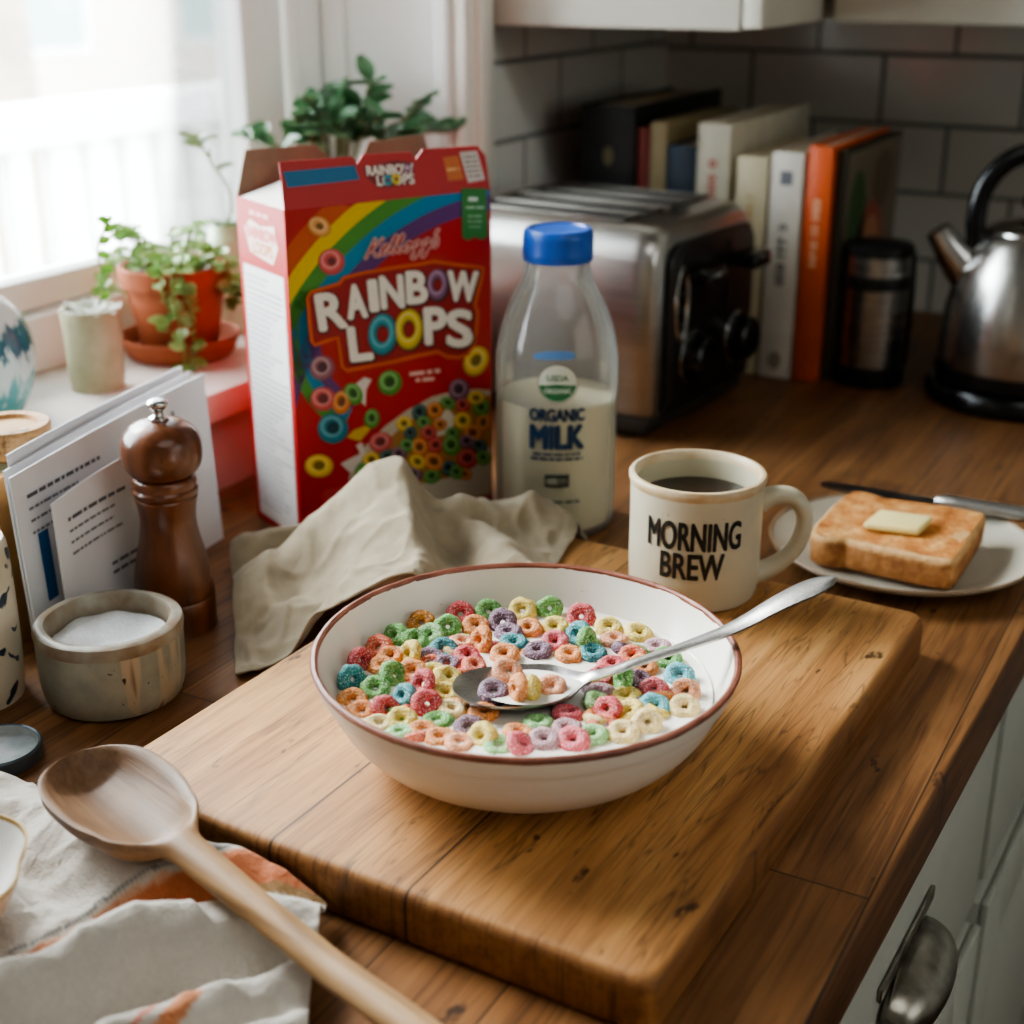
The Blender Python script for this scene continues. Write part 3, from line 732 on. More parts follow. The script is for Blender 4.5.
# ================================================================== METAL SPOON
TX, TY, SA = -0.3150, 0.5165, radians(39.5)
sp = root('metal_spoon', 'worn steel spoon resting in the cereal bowl over its rim', 'spoon', (TX,TY,ZM), SA)
def spoon_w(s):       # half width along the spoon
    if s < 0.068:
        u = s/0.068; return 0.0215*(max(0, 1-(2*(u**0.85)-1)**2))**0.5*(1.0) if u < 0.72 else 0.0045+ (0.0215*(1-(2*(0.72**0.85)-1)**2)**0.5-0.0045)*(0.5+0.5*cos(pi*(u-0.72)/0.28))
    if s < 0.10: return 0.0045-0.0012*sin(pi/2*(s-0.068)/0.032)
    u = (s-0.10)/0.085
    if s <= 0.175: return 0.0033+0.0050*(u/0.88)**1.4
    return 0.0083*sqrt(max(0.0, 1-((s-0.175)/0.0163)**2))
def spoon_z(s):
    pts = [(0,0.0095),(0.03,0.0080),(0.062,0.0085),(0.075,0.0105),(0.09,0.0150),(0.115,0.0215),(0.14,0.0290),(0.165,0.0425),(0.195,0.0535)]
    for (a,za),(b,zb_) in zip(pts, pts[1:]):
        if a <= s <= b:
            t = (s-a)/(b-a); return za+(zb_-za)*t
    return pts[-1][1]
def sm_z(s): return sum(spoon_z(min(max(s+d,0),0.195)) for d in (-0.009,-0.006,-0.003,0,0.003,0.006,0.009))/7
def spoon_depth(s):
    if s > 0.068: return 0.0
    u = s/0.068; return 0.0085*(max(0, sin(pi*min(u*0.98+0.02,1))))**0.7
bm = bmesh.new(); NT_, NS = 12, 64
def sheet(bm, sgn):
    rows = []
    for i in range(NS+1):
        s = 0.0003+0.1907*i/NS; w = spoon_w(s); rows.append([])
        for j in range(NT_+1):
            t = -1+2*j/NT_; y = w*t
            z = sm_z(s)-spoon_depth(s)*(1-t*t)
            if s > 0.068: z += 0.0012*(1-t*t)*min(1,(s-0.068)/0.02)*(1 if sgn > 0 else -0.6)
            z += -0.0012 if sgn < 0 else 0
            rows[-1].append(bm.verts.new((s, y, z)))
    return rows
A, B = sheet(bm, 1), sheet(bm, -1)
for rows in (A, B):
    for i in range(NS):
        for j in range(NT_): bm.faces.new((rows[i][j], rows[i][j+1], rows[i+1][j+1], rows[i+1][j]))
for i in range(NS):
    for j in (0, NT_): bm.faces.new((A[i][j], A[i+1][j], B[i+1][j], B[i][j]))
for i in (0, NS):
    for j in range(NT_): bm.faces.new((A[i][j], A[i][j+1], B[i][j+1], B[i][j]))
build('spoon_body', bm, M_cutlery, sp, sharp=60)
# milk lying in the spoon
bm = bmesh.new(); c0 = bm.verts.new((0.039,0,0.0065)); rim_ = []
for k in range(40):
    a = 2*pi*k/40; rr = 0.019
    s = 0.039+0.0250*cos(a); y = 0.0178*sin(a); rim_.append(bm.verts.new((s, y*min(1, spoon_w(s)/0.0205), 0.0064)))
for k in range(40): bm.faces.new((c0, rim_[k], rim_[(k+1) % 40]))
o = build('milk', bm, M_milk, loc=(TX,TY,ZM), rz=SA); tag(o, 'small puddle of milk lying in the steel spoon', 'milk')

# ================================================================== MUG
mug = root('coffee_mug', 'cream stoneware mug with black lettering, full of coffee', 'mug', (-0.2925,0.7705,BT+0.0004))
M_stone = pm('cream stoneware', (200,192,170), 0.34, col2=(184,175,151), nscale=16, speck=((120,92,62),150,0.74), bump=0.06, bscale=60, bdist=0.001)
MR = 0.0405
bm = bmesh.new(); lathe(bm, [(0,0.002),(0.034,0.002),(0.036,0.0),(0.0382,0.0012),(0.0400,0.0055)]+smoothprof([(MR,0.02),(MR,0.05),(MR+0.0003,0.0725)],3), 80); build('mug_body', bm, M_stone, mug)
bm = bmesh.new(); lathe(bm, [(MR+0.0003,0.0725),(MR+0.0012,0.0748),(MR+0.0014,0.0772),(MR+0.0004,0.0788),(MR-0.0016,0.0790),(MR-0.0030,0.0774),(MR-0.0034,0.0733)], 80)
build('rim', bm, pm('toasted rim glaze', (186,158,120), 0.35, col2=(212,198,170), nscale=45), mug)
bm = bmesh.new(); lathe(bm, [(MR-0.0034,0.0733),(MR-0.004,0.06),(MR-0.004,0.02),(0.03,0.008),(0,0.007)], 80); build('inside_wall', bm, pm('grey green glaze', (186,180,156), 0.25, col2=(200,192,168), nscale=20), mug)
bm = bmesh.new(); ha = radians(27); hp = curve([(0.0385,0,0.0590),(0.0470,0,0.0632),(0.0580,0,0.0625),(0.0655,0,0.0545),(0.0668,0,0.0435),(0.0630,0,0.0300),(0.0540,0,0.0195),(0.0450,0,0.0140),(0.0382,0,0.0115)],5)
hr = [0.0062]*len(hp)
for i in range(len(hp)): hr[i] = 0.0053+0.0018*abs(i/(len(hp)-1)*2-1)**3
tube(bm, [Vector((p[0]*cos(ha), p[0]*sin(ha), p[2])) for p in hp], hr, 14, ref=(-sin(ha),cos(ha),0), flat=1.25); build('handle', bm, M_stone, mug)
P = Print(); ink = (26,30,30)
P.text('MORNING', 0, 0.0510, 0.0600, 0.0185, ink, 0, bold=0.028)
P.text('BREW', -0.0005, 0.0318, 0.0395, 0.0170, ink, 0, bold=0.03)
ca = atan2(-0.7705, 0.2925)-0.01
P.build('printed_lettering', mug, lambda x, y, h: ((MR+0.0002+h)*cos(ca+x/MR), (MR+0.0002+h)*sin(ca+x/MR), y), slice_x=0.0015)
bm = bmesh.new(); lathe(bm, [(0,0.0620),(MR-0.0046,0.0620),(MR-0.0046,0.057),(0,0.055)], 64)
tag(build('coffee', bm, pm('black coffee', (26,14,8), 0.06, col2=(34,19,10), nscale=10), loc=(-0.2925,0.7705,BT+0.0004)), 'black coffee inside the stoneware mug', 'coffee')

# ================================================================== MILK BOTTLE
bx, by = -0.454, 0.897
bot = root('milk_bottle', 'glass milk bottle with blue cap, half full of milk', 'bottle', (bx,by,0.0004))
br_ = 0.0445
prof = smoothprof([(0.0,0.004),(0.03,0.003),(0.039,0.0),(0.0432,0.004),(br_,0.014),(br_,0.05),(br_,0.09),(br_,0.122),(0.0438,0.134),(0.0405,0.150),(0.0340,0.168),(0.0270,0.182),(0.0235,0.192),(0.0228,0.200)],4)
bm = bmesh.new(); lathe(bm, prof, 72); build('glass', bm, glass_mat('cloudy bottle glass', (0.95,0.965,0.965), 0.22, (228,234,234), 0.06), bot)
bm = bmesh.new(); capw = lambda a, z: 1+0.010*(1 if int(a/(2*pi)*96) % 2 else 0)
lathe(bm, [(0.0226,0.1985),(0.0246,0.1985),(0.0250,0.2005),(0.0252,0.2040)], 96); lathe(bm, [(0.0252,0.2040),(0.0250,0.2050),(0.0250,0.2150)], 96, wob=capw)
lathe(bm, [(0.0250,0.2150),(0.0247,0.2185),(0.0232,0.2206),(0.0205,0.2212),(0.0195,0.2200),(0.0,0.2197)], 96)
build('cap', bm, pm('blue cap plastic', (28,84,176), 0.35, col2=(34,92,186), nscale=20), bot)
cb_ = atan2(-by, -bx)+0.02
def onbottle(x, y, h): return ((br_+0.0003+h-max(0,y-0.124)*0.09)*cos(cb_+x/br_), (br_+0.0003+h)*sin(cb_+x/br_), y)
P = Print(); navy = (18,52,84)
P.text('ORGANIC', 0, 0.0965, 0.0400, 0.0096, navy, 1, bold=0.05); P.text('MILK', 0, 0.0800, 0.0400, 0.0185, navy, 1, bold=0.06)
P.scribble(-0.017, 0.0665, 0.034, 0.0016, navy, 1); P.scribble(-0.019, 0.0628, 0.038, 0.0018, navy, 1)
P.rect(-0.0085,0.0425,0.0090,0.0520,(52,58,54),1); P.rect(-0.007,0.0445,0.0005,0.0495,(150,150,130),2); P.scribble(0.0012,0.0475,0.0065,0.0014,(140,140,122),2); P.scribble(0.0012,0.0450,0.0065,0.0014,(140,140,122),2)
P.scribble(-0.004,0.030,0.021,0.002,(96,104,96),1)
P.ring(0,0.1195,0.0142,0.0142,0,(120,112,84),1,n=40); P.ring(0,0.1195,0.0135,0.0135,0,(222,226,214),2,n=40)
P.ring(0,0.1195,0.0128,0.0128,0,(22,110,66),3,n=24,a0=pi+0.12,a1=2*pi-0.12)
P.poly([(-0.0128,0.1195-0.001),(0.0128,0.1195-0.001),(0.0127,0.1178),(-0.0127,0.1178)],(22,110,66),3)
P.text('USDA',0,0.1238,0.0150,0.0046,(22,100,60),3,bold=0.04); P.text('ORGANIC',0,0.1145,0.0190,0.0036,(226,232,220),4,bold=0.03)
P.poly([(-0.017,0.1405),(-0.010,0.1425),(0.0,0.1435),(0.010,0.1427),(0.013,0.1405),(0.012,0.1370),(-0.0165,0.1370)],(96,146,206),1)
P.build('printed_label', bot, onbottle, slice_x=0.0015)
bm = bmesh.new(); lathe(bm, [(0,0.0985),(0.0400,0.0985),(0.0430,0.1000),(0.0434,0.0985),(0.0434,0.016),(0.0415,0.006),(0.03,0.0055),(0,0.006)], 64)
tag(build('milk', bm, pm('bottled milk', (242,232,198), 0.4, col2=(238,226,188), nscale=10), loc=(bx,by,0.0004)), 'creamy milk standing in the half full glass bottle', 'milk')

# ================================================================== CEREAL BOX
BXW, BXD, BXH = 0.165, 0.076, 0.242
bang = radians(63.37)
bxr = root('cereal_box', 'open red cereal box with a rainbow and fruit ring picture', 'cereal box', (-0.5880,0.7594,0.0004), bang)
M_red = pm('red box card', (178,26,28), 0.4, col2=(170,22,24), nscale=8)
M_kraft = pm('raw inner cardboard', (134,118,96), 0.8, col2=(118,102,82), nscale=40)
M_ccard = pm('pale inner card', (226,222,216), 0.7, col2=(216,212,206), nscale=30)
T = 0.0007
def panel(name, lo, hi, mats=M_red):
    bm = bmesh.new(); box(bm, lo, hi); return build(name, bm, mats, bxr)
H8 = [0.00061841, -3.6889e-05, -0.163886, -0.000148364, -0.000605334, 0.376136, -0.000370911, -0.00019565]
def art(x, y):        # artwork grid -> front panel
    w = H8[6]*x+H8[7]*y+1; return ((H8[0]*x+H8[1]*y+H8[2])/w-0.003, (H8[3]*x+H8[4]*y+H8[5])/w)
def artA(x, y): return art(290+x/5.12, 210+y/5.12)
def artB(x, y): return art(290+x/4.876, 330+y/4.876)
def artF(x, y): return art(220+x/3.413, 60+y/3.413)
fp = panel('front_panel', (0,0,0), (BXW,T,BXH)); panel('back_panel', (0,BXD-T,0), (BXW,BXD,BXH)); sd = panel('side_panel', (0,T,0), (T,BXD-T,BXH)); panel('side_panel', (BXW-T,T,0), (BXW,BXD-T,BXH)); panel('base_panel', (T,T,0), (BXW-T,BXD-T,T))
# flaps: front (printed) and back (bare card) stand up, the side flap is folded in
ff = [artF(x, y) for x, y in ((205,352),(330,342),(452,332),(470,357),(492,326),(655,317),(672,340),(697,307),(885,296),(908,330),(922,430))]
ff = [(min(max(p[0],0.001),BXW-0.0005), p[1]) for p in ff]
bm = bmesh.new(); prism(bm, [(0.0005,BXH)]+ff+[(BXW-0.0005,BXH)], 0, T); 
for v in bm.verts: v.co.y += max(0, v.co.z-BXH)*0.15
build('front_flap', bm, [M_red], bxr)
bm = bmesh.new(); prism(bm, [(0.001,BXH),(0.013,BXH+0.030),(0.068,BXH+0.030),(0.074,BXH+0.024),(0.078,BXH+0.016),(0.104,BXH+0.018),(0.112,BXH+0.029),(0.160,BXH+0.031),(0.164,BXH)], BXD-T, BXD)
for v in bm.verts: v.co.y += max(0, v.co.z-BXH)*0.25
build('back_flap', bm, M_kraft, bxr)
bm = bmesh.new()
for off in (0, -0.0008):
    pass
q = [(0.0006,0.003,BXH-0.001),(0.0006,BXD-0.003,BXH-0.001),(0.040,BXD-0.012,BXH+0.012),(0.040,0.012,BXH+0.012)]
a_ = [bm.verts.new(p) for p in q]; b_ = [bm.verts.new((p[0],p[1],p[2]-0.0008)) for p in q]
bm.faces.new(a_); bm.faces.new(b_[::-1])
for k in range(4): bm.faces.new((a_[k], a_[(k+1) % 4], b_[(k+1) % 4], b_[k]))
build('side_flap', bm, M_ccard, bxr)
q2 = Print()
# --- rainbow
P = Print()
def clip(p): return (min(max(p[0],0.0003),BXW-0.0003), min(max(p[1],0.0),BXH-0.0003))
cxr, cyr = 0.166, 0.053
rcols = [(196,84,30),(222,190,38),(70,140,48),(20,128,168),(96,50,116)]
def inbox(p): return 0 <= p[0] <= BXW and 0 <= p[1] <= BXH
for (cx_, cy_, r0, dr, a_lo, a_hi) in ((0.166,0.053,0.2310,-0.0115,85,185),(0.075,0.150,0.0930,-0.0080,150,240)):
    for bi, c in enumerate(rcols):
        if cx_ < 0.1 and bi < 2: continue
        ro, ri = r0+dr*bi, r0+dr*(bi+1)
        if bi == 0: ro += 0.002
        n = 90
        for k in range(n):
            a0, a1 = radians(a_lo+(a_hi-a_lo)*k/n), radians(a_lo+(a_hi-a_lo)*(k+1)/n)
            pts = [(cx_+r*cos(a), cy_+r*sin(a)) for r, a in ((ro,a0),(ro,a1),(ri,a1),(ri,a0))]
            if sum(inbox(p) for p in pts) >= 2: P.tri([clip(p) for p in pts], c, 0)
P.build('printed_rainbow', fp, lambda x, y, h: (x, -h, y))
# --- picture of a full bowl and flying rings
P = Print()
RC = dict(y=(226,186,50), o=(214,120,40), r=(196,52,48), p=(206,84,84), g=(80,146,48), t=(26,120,140), u=(120,76,100), d=(30,76,72), w=(150,96,110))
def dark(c, q=0.55): return tuple(int(v*q) for v in c)
def light(c, q=0.35): return tuple(int(v+(255-v)*q) for v in c)
def pring(f, x, y, rx, ry, c, layer, hole=0.42, rot=0.0):
    c = RC[c] if isinstance(c, str) else c
    P.ring(x, y, rx, ry, 0, dark(c,0.8), layer, rot, 18, f); P.ring(x-rx*0.04, y-ry*0.06, rx*0.93, ry*0.92, 0, c, layer+0.4, rot, 18, f)
    P.ring(x-rx*0.1, y-ry*0.14, rx*0.72, ry*0.70, 0.72, light(c), layer+0.8, rot, 18, f)
    P.ring(x, y-ry*0.05, rx*hole, ry*hole, 0, dark(c), layer+1.2, rot, 14, f)
def inside(p): return 0.0005 < p[0] < BXW-0.0005
bowlpts = [(275,720),(300,640),(360,560),(450,470),(560,390),(680,325),(790,295),(900,285),(968,292)]
low = [(968,600),(968,800),(700,829),(380,829),(300,790)]
P.poly([clip(artB(*p)) for p in bowlpts+low], (196,186,166), 0)
P.poly([clip(artB(*p)) for p in [(330,735),(350,660),(410,590),(500,500),(610,415),(720,350),(820,318),(968,318),(968,560),(880,660),(760,720),(560,760),(400,780)]], (170,120,62), 1)
P.poly([clip(artB(*p)) for p in [(700,420),(760,380),(800,430),(770,500),(690,520)]], (220,212,196), 2)
rr = random.Random(3)
spots = [(545,455,40,38,'y'),(620,400,38,42,'d'),(695,390,40,42,'o'),(760,355,42,30,'g'),(830,365,36,40,'r'),(895,330,44,36,'y'),(920,375,42,46,'g'),(430,545,58,50,'p'),(575,500,32,34,'d'),(640,450,34,34,'g'),(665,500,40,40,'r'),(620,570,44,48,'o'),(700,560,42,38,'r'),(775,560,46,50,'g'),(830,440,44,44,'y'),(880,500,50,44,'o'),(930,450,36,50,'o'),(910,560,42,34,'d'),(850,540,40,36,'u'),(855,625,54,50,'r'),(465,615,42,36,'d'),(520,600,38,34,'u'),(385,630,44,38,'y'),(355,690,50,52,'g'),(440,660,44,36,'o'),(690,640,56,46,'o'),(610,640,44,36,'y'),(760,670,40,40,'d'),(800,690,40,34,'g'),(560,560,40,34,'g'),(720,460,34,30,'o'),(780,500,36,30,'g'),(930,620,36,40,'g'),(520,680,46,40,'r'),(590,700,46,40,'u'),(680,710,44,36,'g'),(840,700,36,30,'o')]
for x, y, rx, ry, c in spots: pring(artB, x, y, rx, ry, c, 3+rr.random(), rot=rr.uniform(-0.5,0.5))
for x, y, rx, ry, c, ro in ((145,183,60,62,'w',0.5),(150,335,64,60,'p',0),(240,350,46,60,'o',0.2),(297,310,44,56,'g',-0.5),(475,255,58,62,'g',0.4),(388,430,38,48,'g',0.1),(198,478,76,74,'t',0),(130,660,70,56,'y',0),(895,150,58,76,'y',0.5),(812,290,52,56,'u',0.3)):
    pring(artB, x, y, rx, ry, c, 4, rot=ro)
for x, y, rx, ry, c, ro in ((138,85,62,50,(226,160,84),0.5),(200,265,68,68,'p',0)): pring(artA, x, y, rx, ry, c, 4, 0.33, ro)
P.poly([artB(*p) for p in ((310,260),(350,228),(385,240),(360,290),(355,370),(330,340))], (226,214,206), 3)
P.poly([artB(*p) for p in ((235,650),(290,620),(330,600),(310,560),(340,545),(360,600),(290,700))], (222,210,200), 2)
P.poly([artB(*p) for p in ((265,520),(300,485),(370,460),(380,480),(330,540))], (206,170,40), 3)
P.scribble(570,205,150,18,(232,190,180),3,rr,-0.12,artB); P.scribble(600,235,100,16,(232,190,180),3,rr,-0.08,artB)
P.poly([artB(*p) for p in ((140,800),(170,770),(260,755),(280,780),(240,829),(140,829))], (190,66,70), 2)
# green claim tab, top strip
P.poly([artF(*p) for p in ((815,438),(900,438),(905,600),(888,612),(860,604),(838,616),(818,606))], (52,126,52), 3)
P.scribble(838,468,40,14,(226,236,220),4,rr,0,artF); P.scribble(830,500,62,7,(190,214,180),4,rr,0,artF); P.scribble(836,530,50,6,(160,196,150),4,rr,0,artF); P.scribble(836,548,48,6,(160,196,150),4,rr,0,artF); P.scribble(842,566,36,6,(160,196,150),4,rr,0,artF)
P.build('printed_picture', fp, lambda x, y, h: (min(max(x,0.0003),BXW-0.0003), -h-0.0003, y))
# --- title
P = Print()
ol = [(75,450),(92,420),(160,398),(235,376),(262,345),(360,320),(480,300),(580,285),(650,276),(720,262),(790,272),(860,282),(915,286),(972,296),(966,340),(930,480),(945,525),(938,610),(925,690),(895,735),(850,752),(790,748),(740,722),(640,742),(520,772),(400,795),(278,819),(252,800),(240,720),(230,650),(170,668),(112,690),(96,668),(84,560)]
P.poly([artA(*p) for p in ol], (150,20,20), 6); P.ribbon(ol, 17, (206,92,30), 7, True, artA)
white = (244,238,228); shadow = (58,18,18)
def letter(ch, x0, y0, x1, y1, rot, c=white):
    cx, cy, w, h = (x0+x1)/2, (y0+y1)/2, x1-x0, y1-y0
    g = lambda a, b: artA(a, 2*cy-b)
    P.text(ch, cx+4, cy-4, w+16, h+16, shadow, 8, bold=0.075, rot=rot, f=g); P.text(ch, cx, cy, w, h, c, 9, bold=0.05, rot=rot, f=g)
for ch, x0, y0, x1, y1, rt in (('R',118,416,270,612,0.16),('A',268,376,376,556,0.13),('I',384,352,436,520,0.1),('N',443,330,568,504,0.08),('B',576,308,688,480,0.05),('W',786,308,948,470,-0.03),('L',282,588,404,772,0.12),('P',668,492,788,688,0.05),('S',782,504,920,702,0.0)): letter(ch, x0, y0, x1, y1, rt)
for x, y, rx, ry, c in ((738,380,54,80,(138,98,136)),(457,632,74,106,(36,146,164)),(592,608,72,104,(214,190,48))):
    P.ring(x+4,y+4,rx+6,ry+6,0.36,shadow,8,0.06,28,artA); P.ring(x,y,rx,ry,0.42,dark(c,0.82),9,0.06,28,artA); P.ring(x-2,y-4,rx*0.9,ry*0.9,0.55,c,9.5,0.06,28,artA); P.ring(x-5,y-9,rx*0.76,ry*0.76,0.80,light(c),10,0.06,28,artA)
# script brand word
K = [[(.04,.20),(.075,.55),(.12,.97)],[(.22,.95),(.15,.70),(.075,.56)],[(.085,.56),(.13,.42),(.17,.24),(.22,.26)],
     [(.225,.42),(.285,.52),(.295,.66),(.26,.64),(.235,.46),(.25,.28),(.30,.30),(.345,.50)],
     [(.345,.50),(.405,.86),(.395,1.0),(.365,.84),(.355,.42),(.385,.28),(.43,.48)],[(.43,.48),(.49,.88),(.48,1.02),(.45,.86),(.44,.42),(.47,.28),(.515,.46)],
     [(.585,.66),(.545,.56),(.535,.36),(.565,.27),(.60,.40),(.605,.60),(.575,.66),(.59,.56),(.64,.56)],
     [(.72,.64),(.675,.62),(.655,.40),(.685,.29),(.72,.50),(.73,.64),(.715,.20),(.69,-.04),(.655,.0),(.69,.20),(.77,.42)],
     [(.84,.66),(.795,.64),(.775,.42),(.805,.31),(.84,.52),(.85,.66),(.835,.22),(.81,-.02),(.775,.02),(.81,.22),(.885,.44)],
     [(.935,1.02),(.915,.84)],[(.885,.44),(.935,.72),(.955,.52),(.945,.34),(.90,.34)]]
def kf(u, v): return (352+392*u+22*v, 272-50*u-122*v)
KS = [[kf(*p) for p in curve(st,5)] for st in K]
for st in KS: P.ribbon(st, 19, (240,208,200), 7, f=artA)
for st in KS: P.ribbon(st, 8.5, (176,28,34), 8, f=artA)
P.build('printed_title', fp, lambda x, y, h: (x, -h-0.0006, y))
# flap print
P = Print()
P.poly([artF(*p) for p in ((216,385),(462,362),(474,410),(228,438))], (18,104,150), 0)
FL_ = lambda x, y, h: (x, -h+max(0,y-BXH)*0.15, y)
P.build('printed_stripe', fp, FL_); P = Print()
def mini(f, x, y, w, h, ang, inkc=(60,16,16)):
    P.text('RAINBOW', x, y, w, h, white, 2, bold=0.03, rot=ang, f=f)
P.poly([artF(*p) for p in ((488,372),(600,345),(662,352),(660,425),(540,440),(500,405))], (120,16,18), 0)
fl = lambda a, b: artF(a, 780-b)
P.text('RAINBOW', 580, 780-376, 160, 34, white, 1, bold=0.04, rot=0.06, f=fl); P.text('LOOPS', 596, 780-410, 128, 36, white, 1, bold=0.04, rot=0.06, f=fl)
P.ring(570,411,15,19,0.4,(36,146,164),2,f=artF); P.ring(598,408,15,19,0.4,(214,190,48),2,f=artF); P.ring(640,371,12,16,0.4,(138,98,136),2,f=artF)
P.build('printed_logo', fp, FL_); P = Print()
P.poly([artF(*p) for p in ((762,335),(815,328),(828,408),(775,415))], (196,104,44), 0); P.scribble(772,372,44,10,(226,170,110),1,rr,-0.1,artF)
P.poly([artF(*p) for p in ((820,318),(880,312),(900,410),(842,420))], (206,196,186), 0)
for k in range(5): P.scribble(832+3*k,332+16*k,44,5,(120,100,96),1,rr,-0.08,artF)
P.build('printed_badge', fp, FL_)
# side panel print
P = Print()
P.poly([(0.006,0.006),(0.070,0.006),(0.070,0.196),(0.006,0.196)], (232,230,228), 0)
P.poly([(0.012,0.222),(0.022,0.229),(0.038,0.226),(0.060,0.229),(0.064,0.214),(0.055,0.202),(0.020,0.206)], (238,214,206), 0)
sfl = lambda a, b: (0.076-a, b)
P.text('RAINBOW', 0.039, 0.2205, 0.046, 0.009, (226,90,84), 1, bold=0.04); P.text('LOOPS', 0.040, 0.2105, 0.032, 0.009, (216,130,70), 1, bold=0.04)
P.scribble(0.022,0.2325,0.030,0.003,(240,170,164),1,rr)
yy = 0.188
while yy > 0.012:
    if rr.random() < 0.16: P.rect(0.008,yy,0.068,yy+0.0008,(120,122,126),1)
    else: P.scribble(0.009,yy,rr.uniform(0.03,0.055),0.0016,(176,178,182),1,rr)
    yy -= 0.0042
P.build('printed_side', sd, lambda x, y, h: (-h, BXD-x, y))

# ================================================================== TOAST, PLATE, BUTTER, KNIFE
PXc, PYc = -0.2035, 0.9440
pl = root('side_plate', 'grey stoneware side plate with a toasted slice on it', 'plate', (PXc,PYc,0.0004))
M_plate = pm('grey speckled stoneware', (196,190,174), 0.32, col2=(182,176,160), nscale=14, speck=((110,96,78),170,0.74))
bm = bmesh.new(); lathe(bm, smoothprof([(0,0.002),(0.05,0.002),(0.054,0.0),(0.058,0.0015),(0.075,0.0065),(0.0885,0.0125)],3)+[(0.0915,0.0145),(0.0925,0.0162)], 80); lathe(bm, smoothprof([(0.0900,0.0160),(0.080,0.0112),(0.066,0.0068),(0.056,0.0058),(0.0,0.0058)],3), 80); build('plate_body', bm, M_plate, pl)
bm = bmesh.new(); lathe(bm, [(0.0925,0.0162),(0.0920,0.0174),(0.0908,0.0172),(0.0900,0.0160)], 80); build('rim', bm, pm('brown plate rim', (128,104,80), 0.4, col2=(160,136,108), nscale=60), pl)
ts = root('toast_slice', 'browned slice of toast with a butter pat on the side plate', 'toast', (PXc+0.0005,PYc-0.011,0.0100), radians(0))
# bread outline (x across, y along), domed top with two shoulders at -x side
out = []
def bread(sc=1.0, ins=0.0):
    pts = [(0.049,-0.046),(0.050,-0.020),(0.050,0.020),(0.049,0.046),(0.043,0.051),(0.010,0.051),(-0.016,0.049),(-0.026,0.0465),(-0.032,0.050),(-0.042,0.051),(-0.050,0.046),(-0.053,0.030),(-0.054,0.0),(-0.053,-0.030),(-0.050,-0.046),(-0.042,-0.051),(-0.032,-0.050),(-0.026,-0.0465),(-0.016,-0.049),(0.010,-0.051),(0.043,-0.051)]
    o = smoothprof(pts+[pts[0]], 4)[:-1]
    c = Vector((-0.002,0)); res = []
    for p in o:
        v = Vector(p)-c; L = v.length; v = v*((L-ins)/L); res.append((c.x+v.x, c.y+v.y))
    return res
def bring(ins, z, amp=0.0): return [(x, y, z+amp*noise.noise((x*60,y*60,z*80))) for x, y in bread(1, ins)]
def toast_crust():
    t = NT('toast crust'); tc = t.n('ShaderNodeTexCoord'); sp3 = t.n('ShaderNodeSeparateXYZ'); t.l(tc.outputs['Object'], sp3.inputs[0])
    f = t.noise(tc.outputs['Object'], 90, 4); g = t.noise(tc.outputs['Object'], 260, 3)
    c = t.ramp(f, [(0.3, C4((132,80,38))), (0.5, C4((164,108,58))), (0.7, C4((192,140,88)))])
    top = t.ramp(t.math('ADD', sp3.outputs[2], t.math('MULTIPLY', f, 0.004)), [(0.0205,(0,0,0)),(0.0240,(1,1,1))])
    c = t.mix(t.math('MULTIPLY', top, 0.8), c, C4((226,186,130)))
    t.pbr(c, 0.7, 0.0, t.bump(g, 0.8, 0.002)); return t.m
bm = bmesh.new(); loft(bm, [bring(0.004,0.0004,0.0003), bring(0.0012,0.003,0.0006), bring(0.0004+0.0006,0.010,0.0006), bring(0.0002,0.016,0.0006), bring(0.0010,0.0205,0.0008), bring(0.0040,0.0225,0.0008)])
tsr = build('crust', bm, toast_crust(), ts, sharp=70)
t = NT('toasted crumb'); v = t.coords(); a = t.noise(v, 55, 5, 0.65); b = t.noise(v, 320, 3, 0.6)
c = t.ramp(a, [(0.30, C4((146,80,32))), (0.48, C4((198,130,66))), (0.68, C4((230,182,118)))]); c = t.mix(0.5, c, t.ramp(b, [(0.35, (0.55,0.45,0.35)), (0.6, (1,1,1))]), 'MULTIPLY')
t.pbr(c, 0.6, 0.0, t.bump(b, 0.9, 0.0018)); M_crumb = t.m
bm = bmesh.new(); rings = [bring(0.0038+0.0065*k, 0.0226+0.0002*k, 0.0010) for k in range(6)]
loft(bm, rings, True); build('toasted_face', bm, M_crumb, ts, sharp=70)
bt = bmesh.new(); box(bt, (-0.0185,-0.0145,0.0), (0.0185,0.0145,0.0055), 0.0022, 3)
for v_ in bt.verts: v_.co.x += v_.co.y*0.25; v_.co.y += 0.0012*noise.noise(v_.co*120); v_.co.z += 0.0008*noise.noise(v_.co*90+Vector((3,0,0)))
tag(build('butter_pat', bt, pm('butter', (240,224,160), 0.35, col2=(236,214,142), nscale=30), loc=(PXc+0.001,PYc-0.022,0.0100+0.0243), rz=radians(8)), 'pale square pat of butter melting on the toast', 'butter')
kn = root('butter_knife', 'dark steel table knife lying behind the side plate', 'knife', (-0.2880,1.0225,0.0178), radians(-2.4))
bm = bmesh.new()
def bl(x, w0, w1, z): return [(x,w0,0.0005),(x,w1,0.0005),(x,w1,z),(x,w0,z)]
loft(bm, [bl(0.0,-0.001,0.002,0.0012), bl(0.004,-0.006,0.004,0.0018), bl(0.02,-0.0085,0.006,0.002), bl(0.07,-0.009,0.0065,0.0026), bl(0.088,-0.008,0.006,0.003), bl(0.093,-0.004,0.004,0.0045)]); build('blade', bm, pm('dull blade steel', (128,130,134), 0.3, 1.0, col2=(100,102,106), nscale=60), kn, sharp=25)
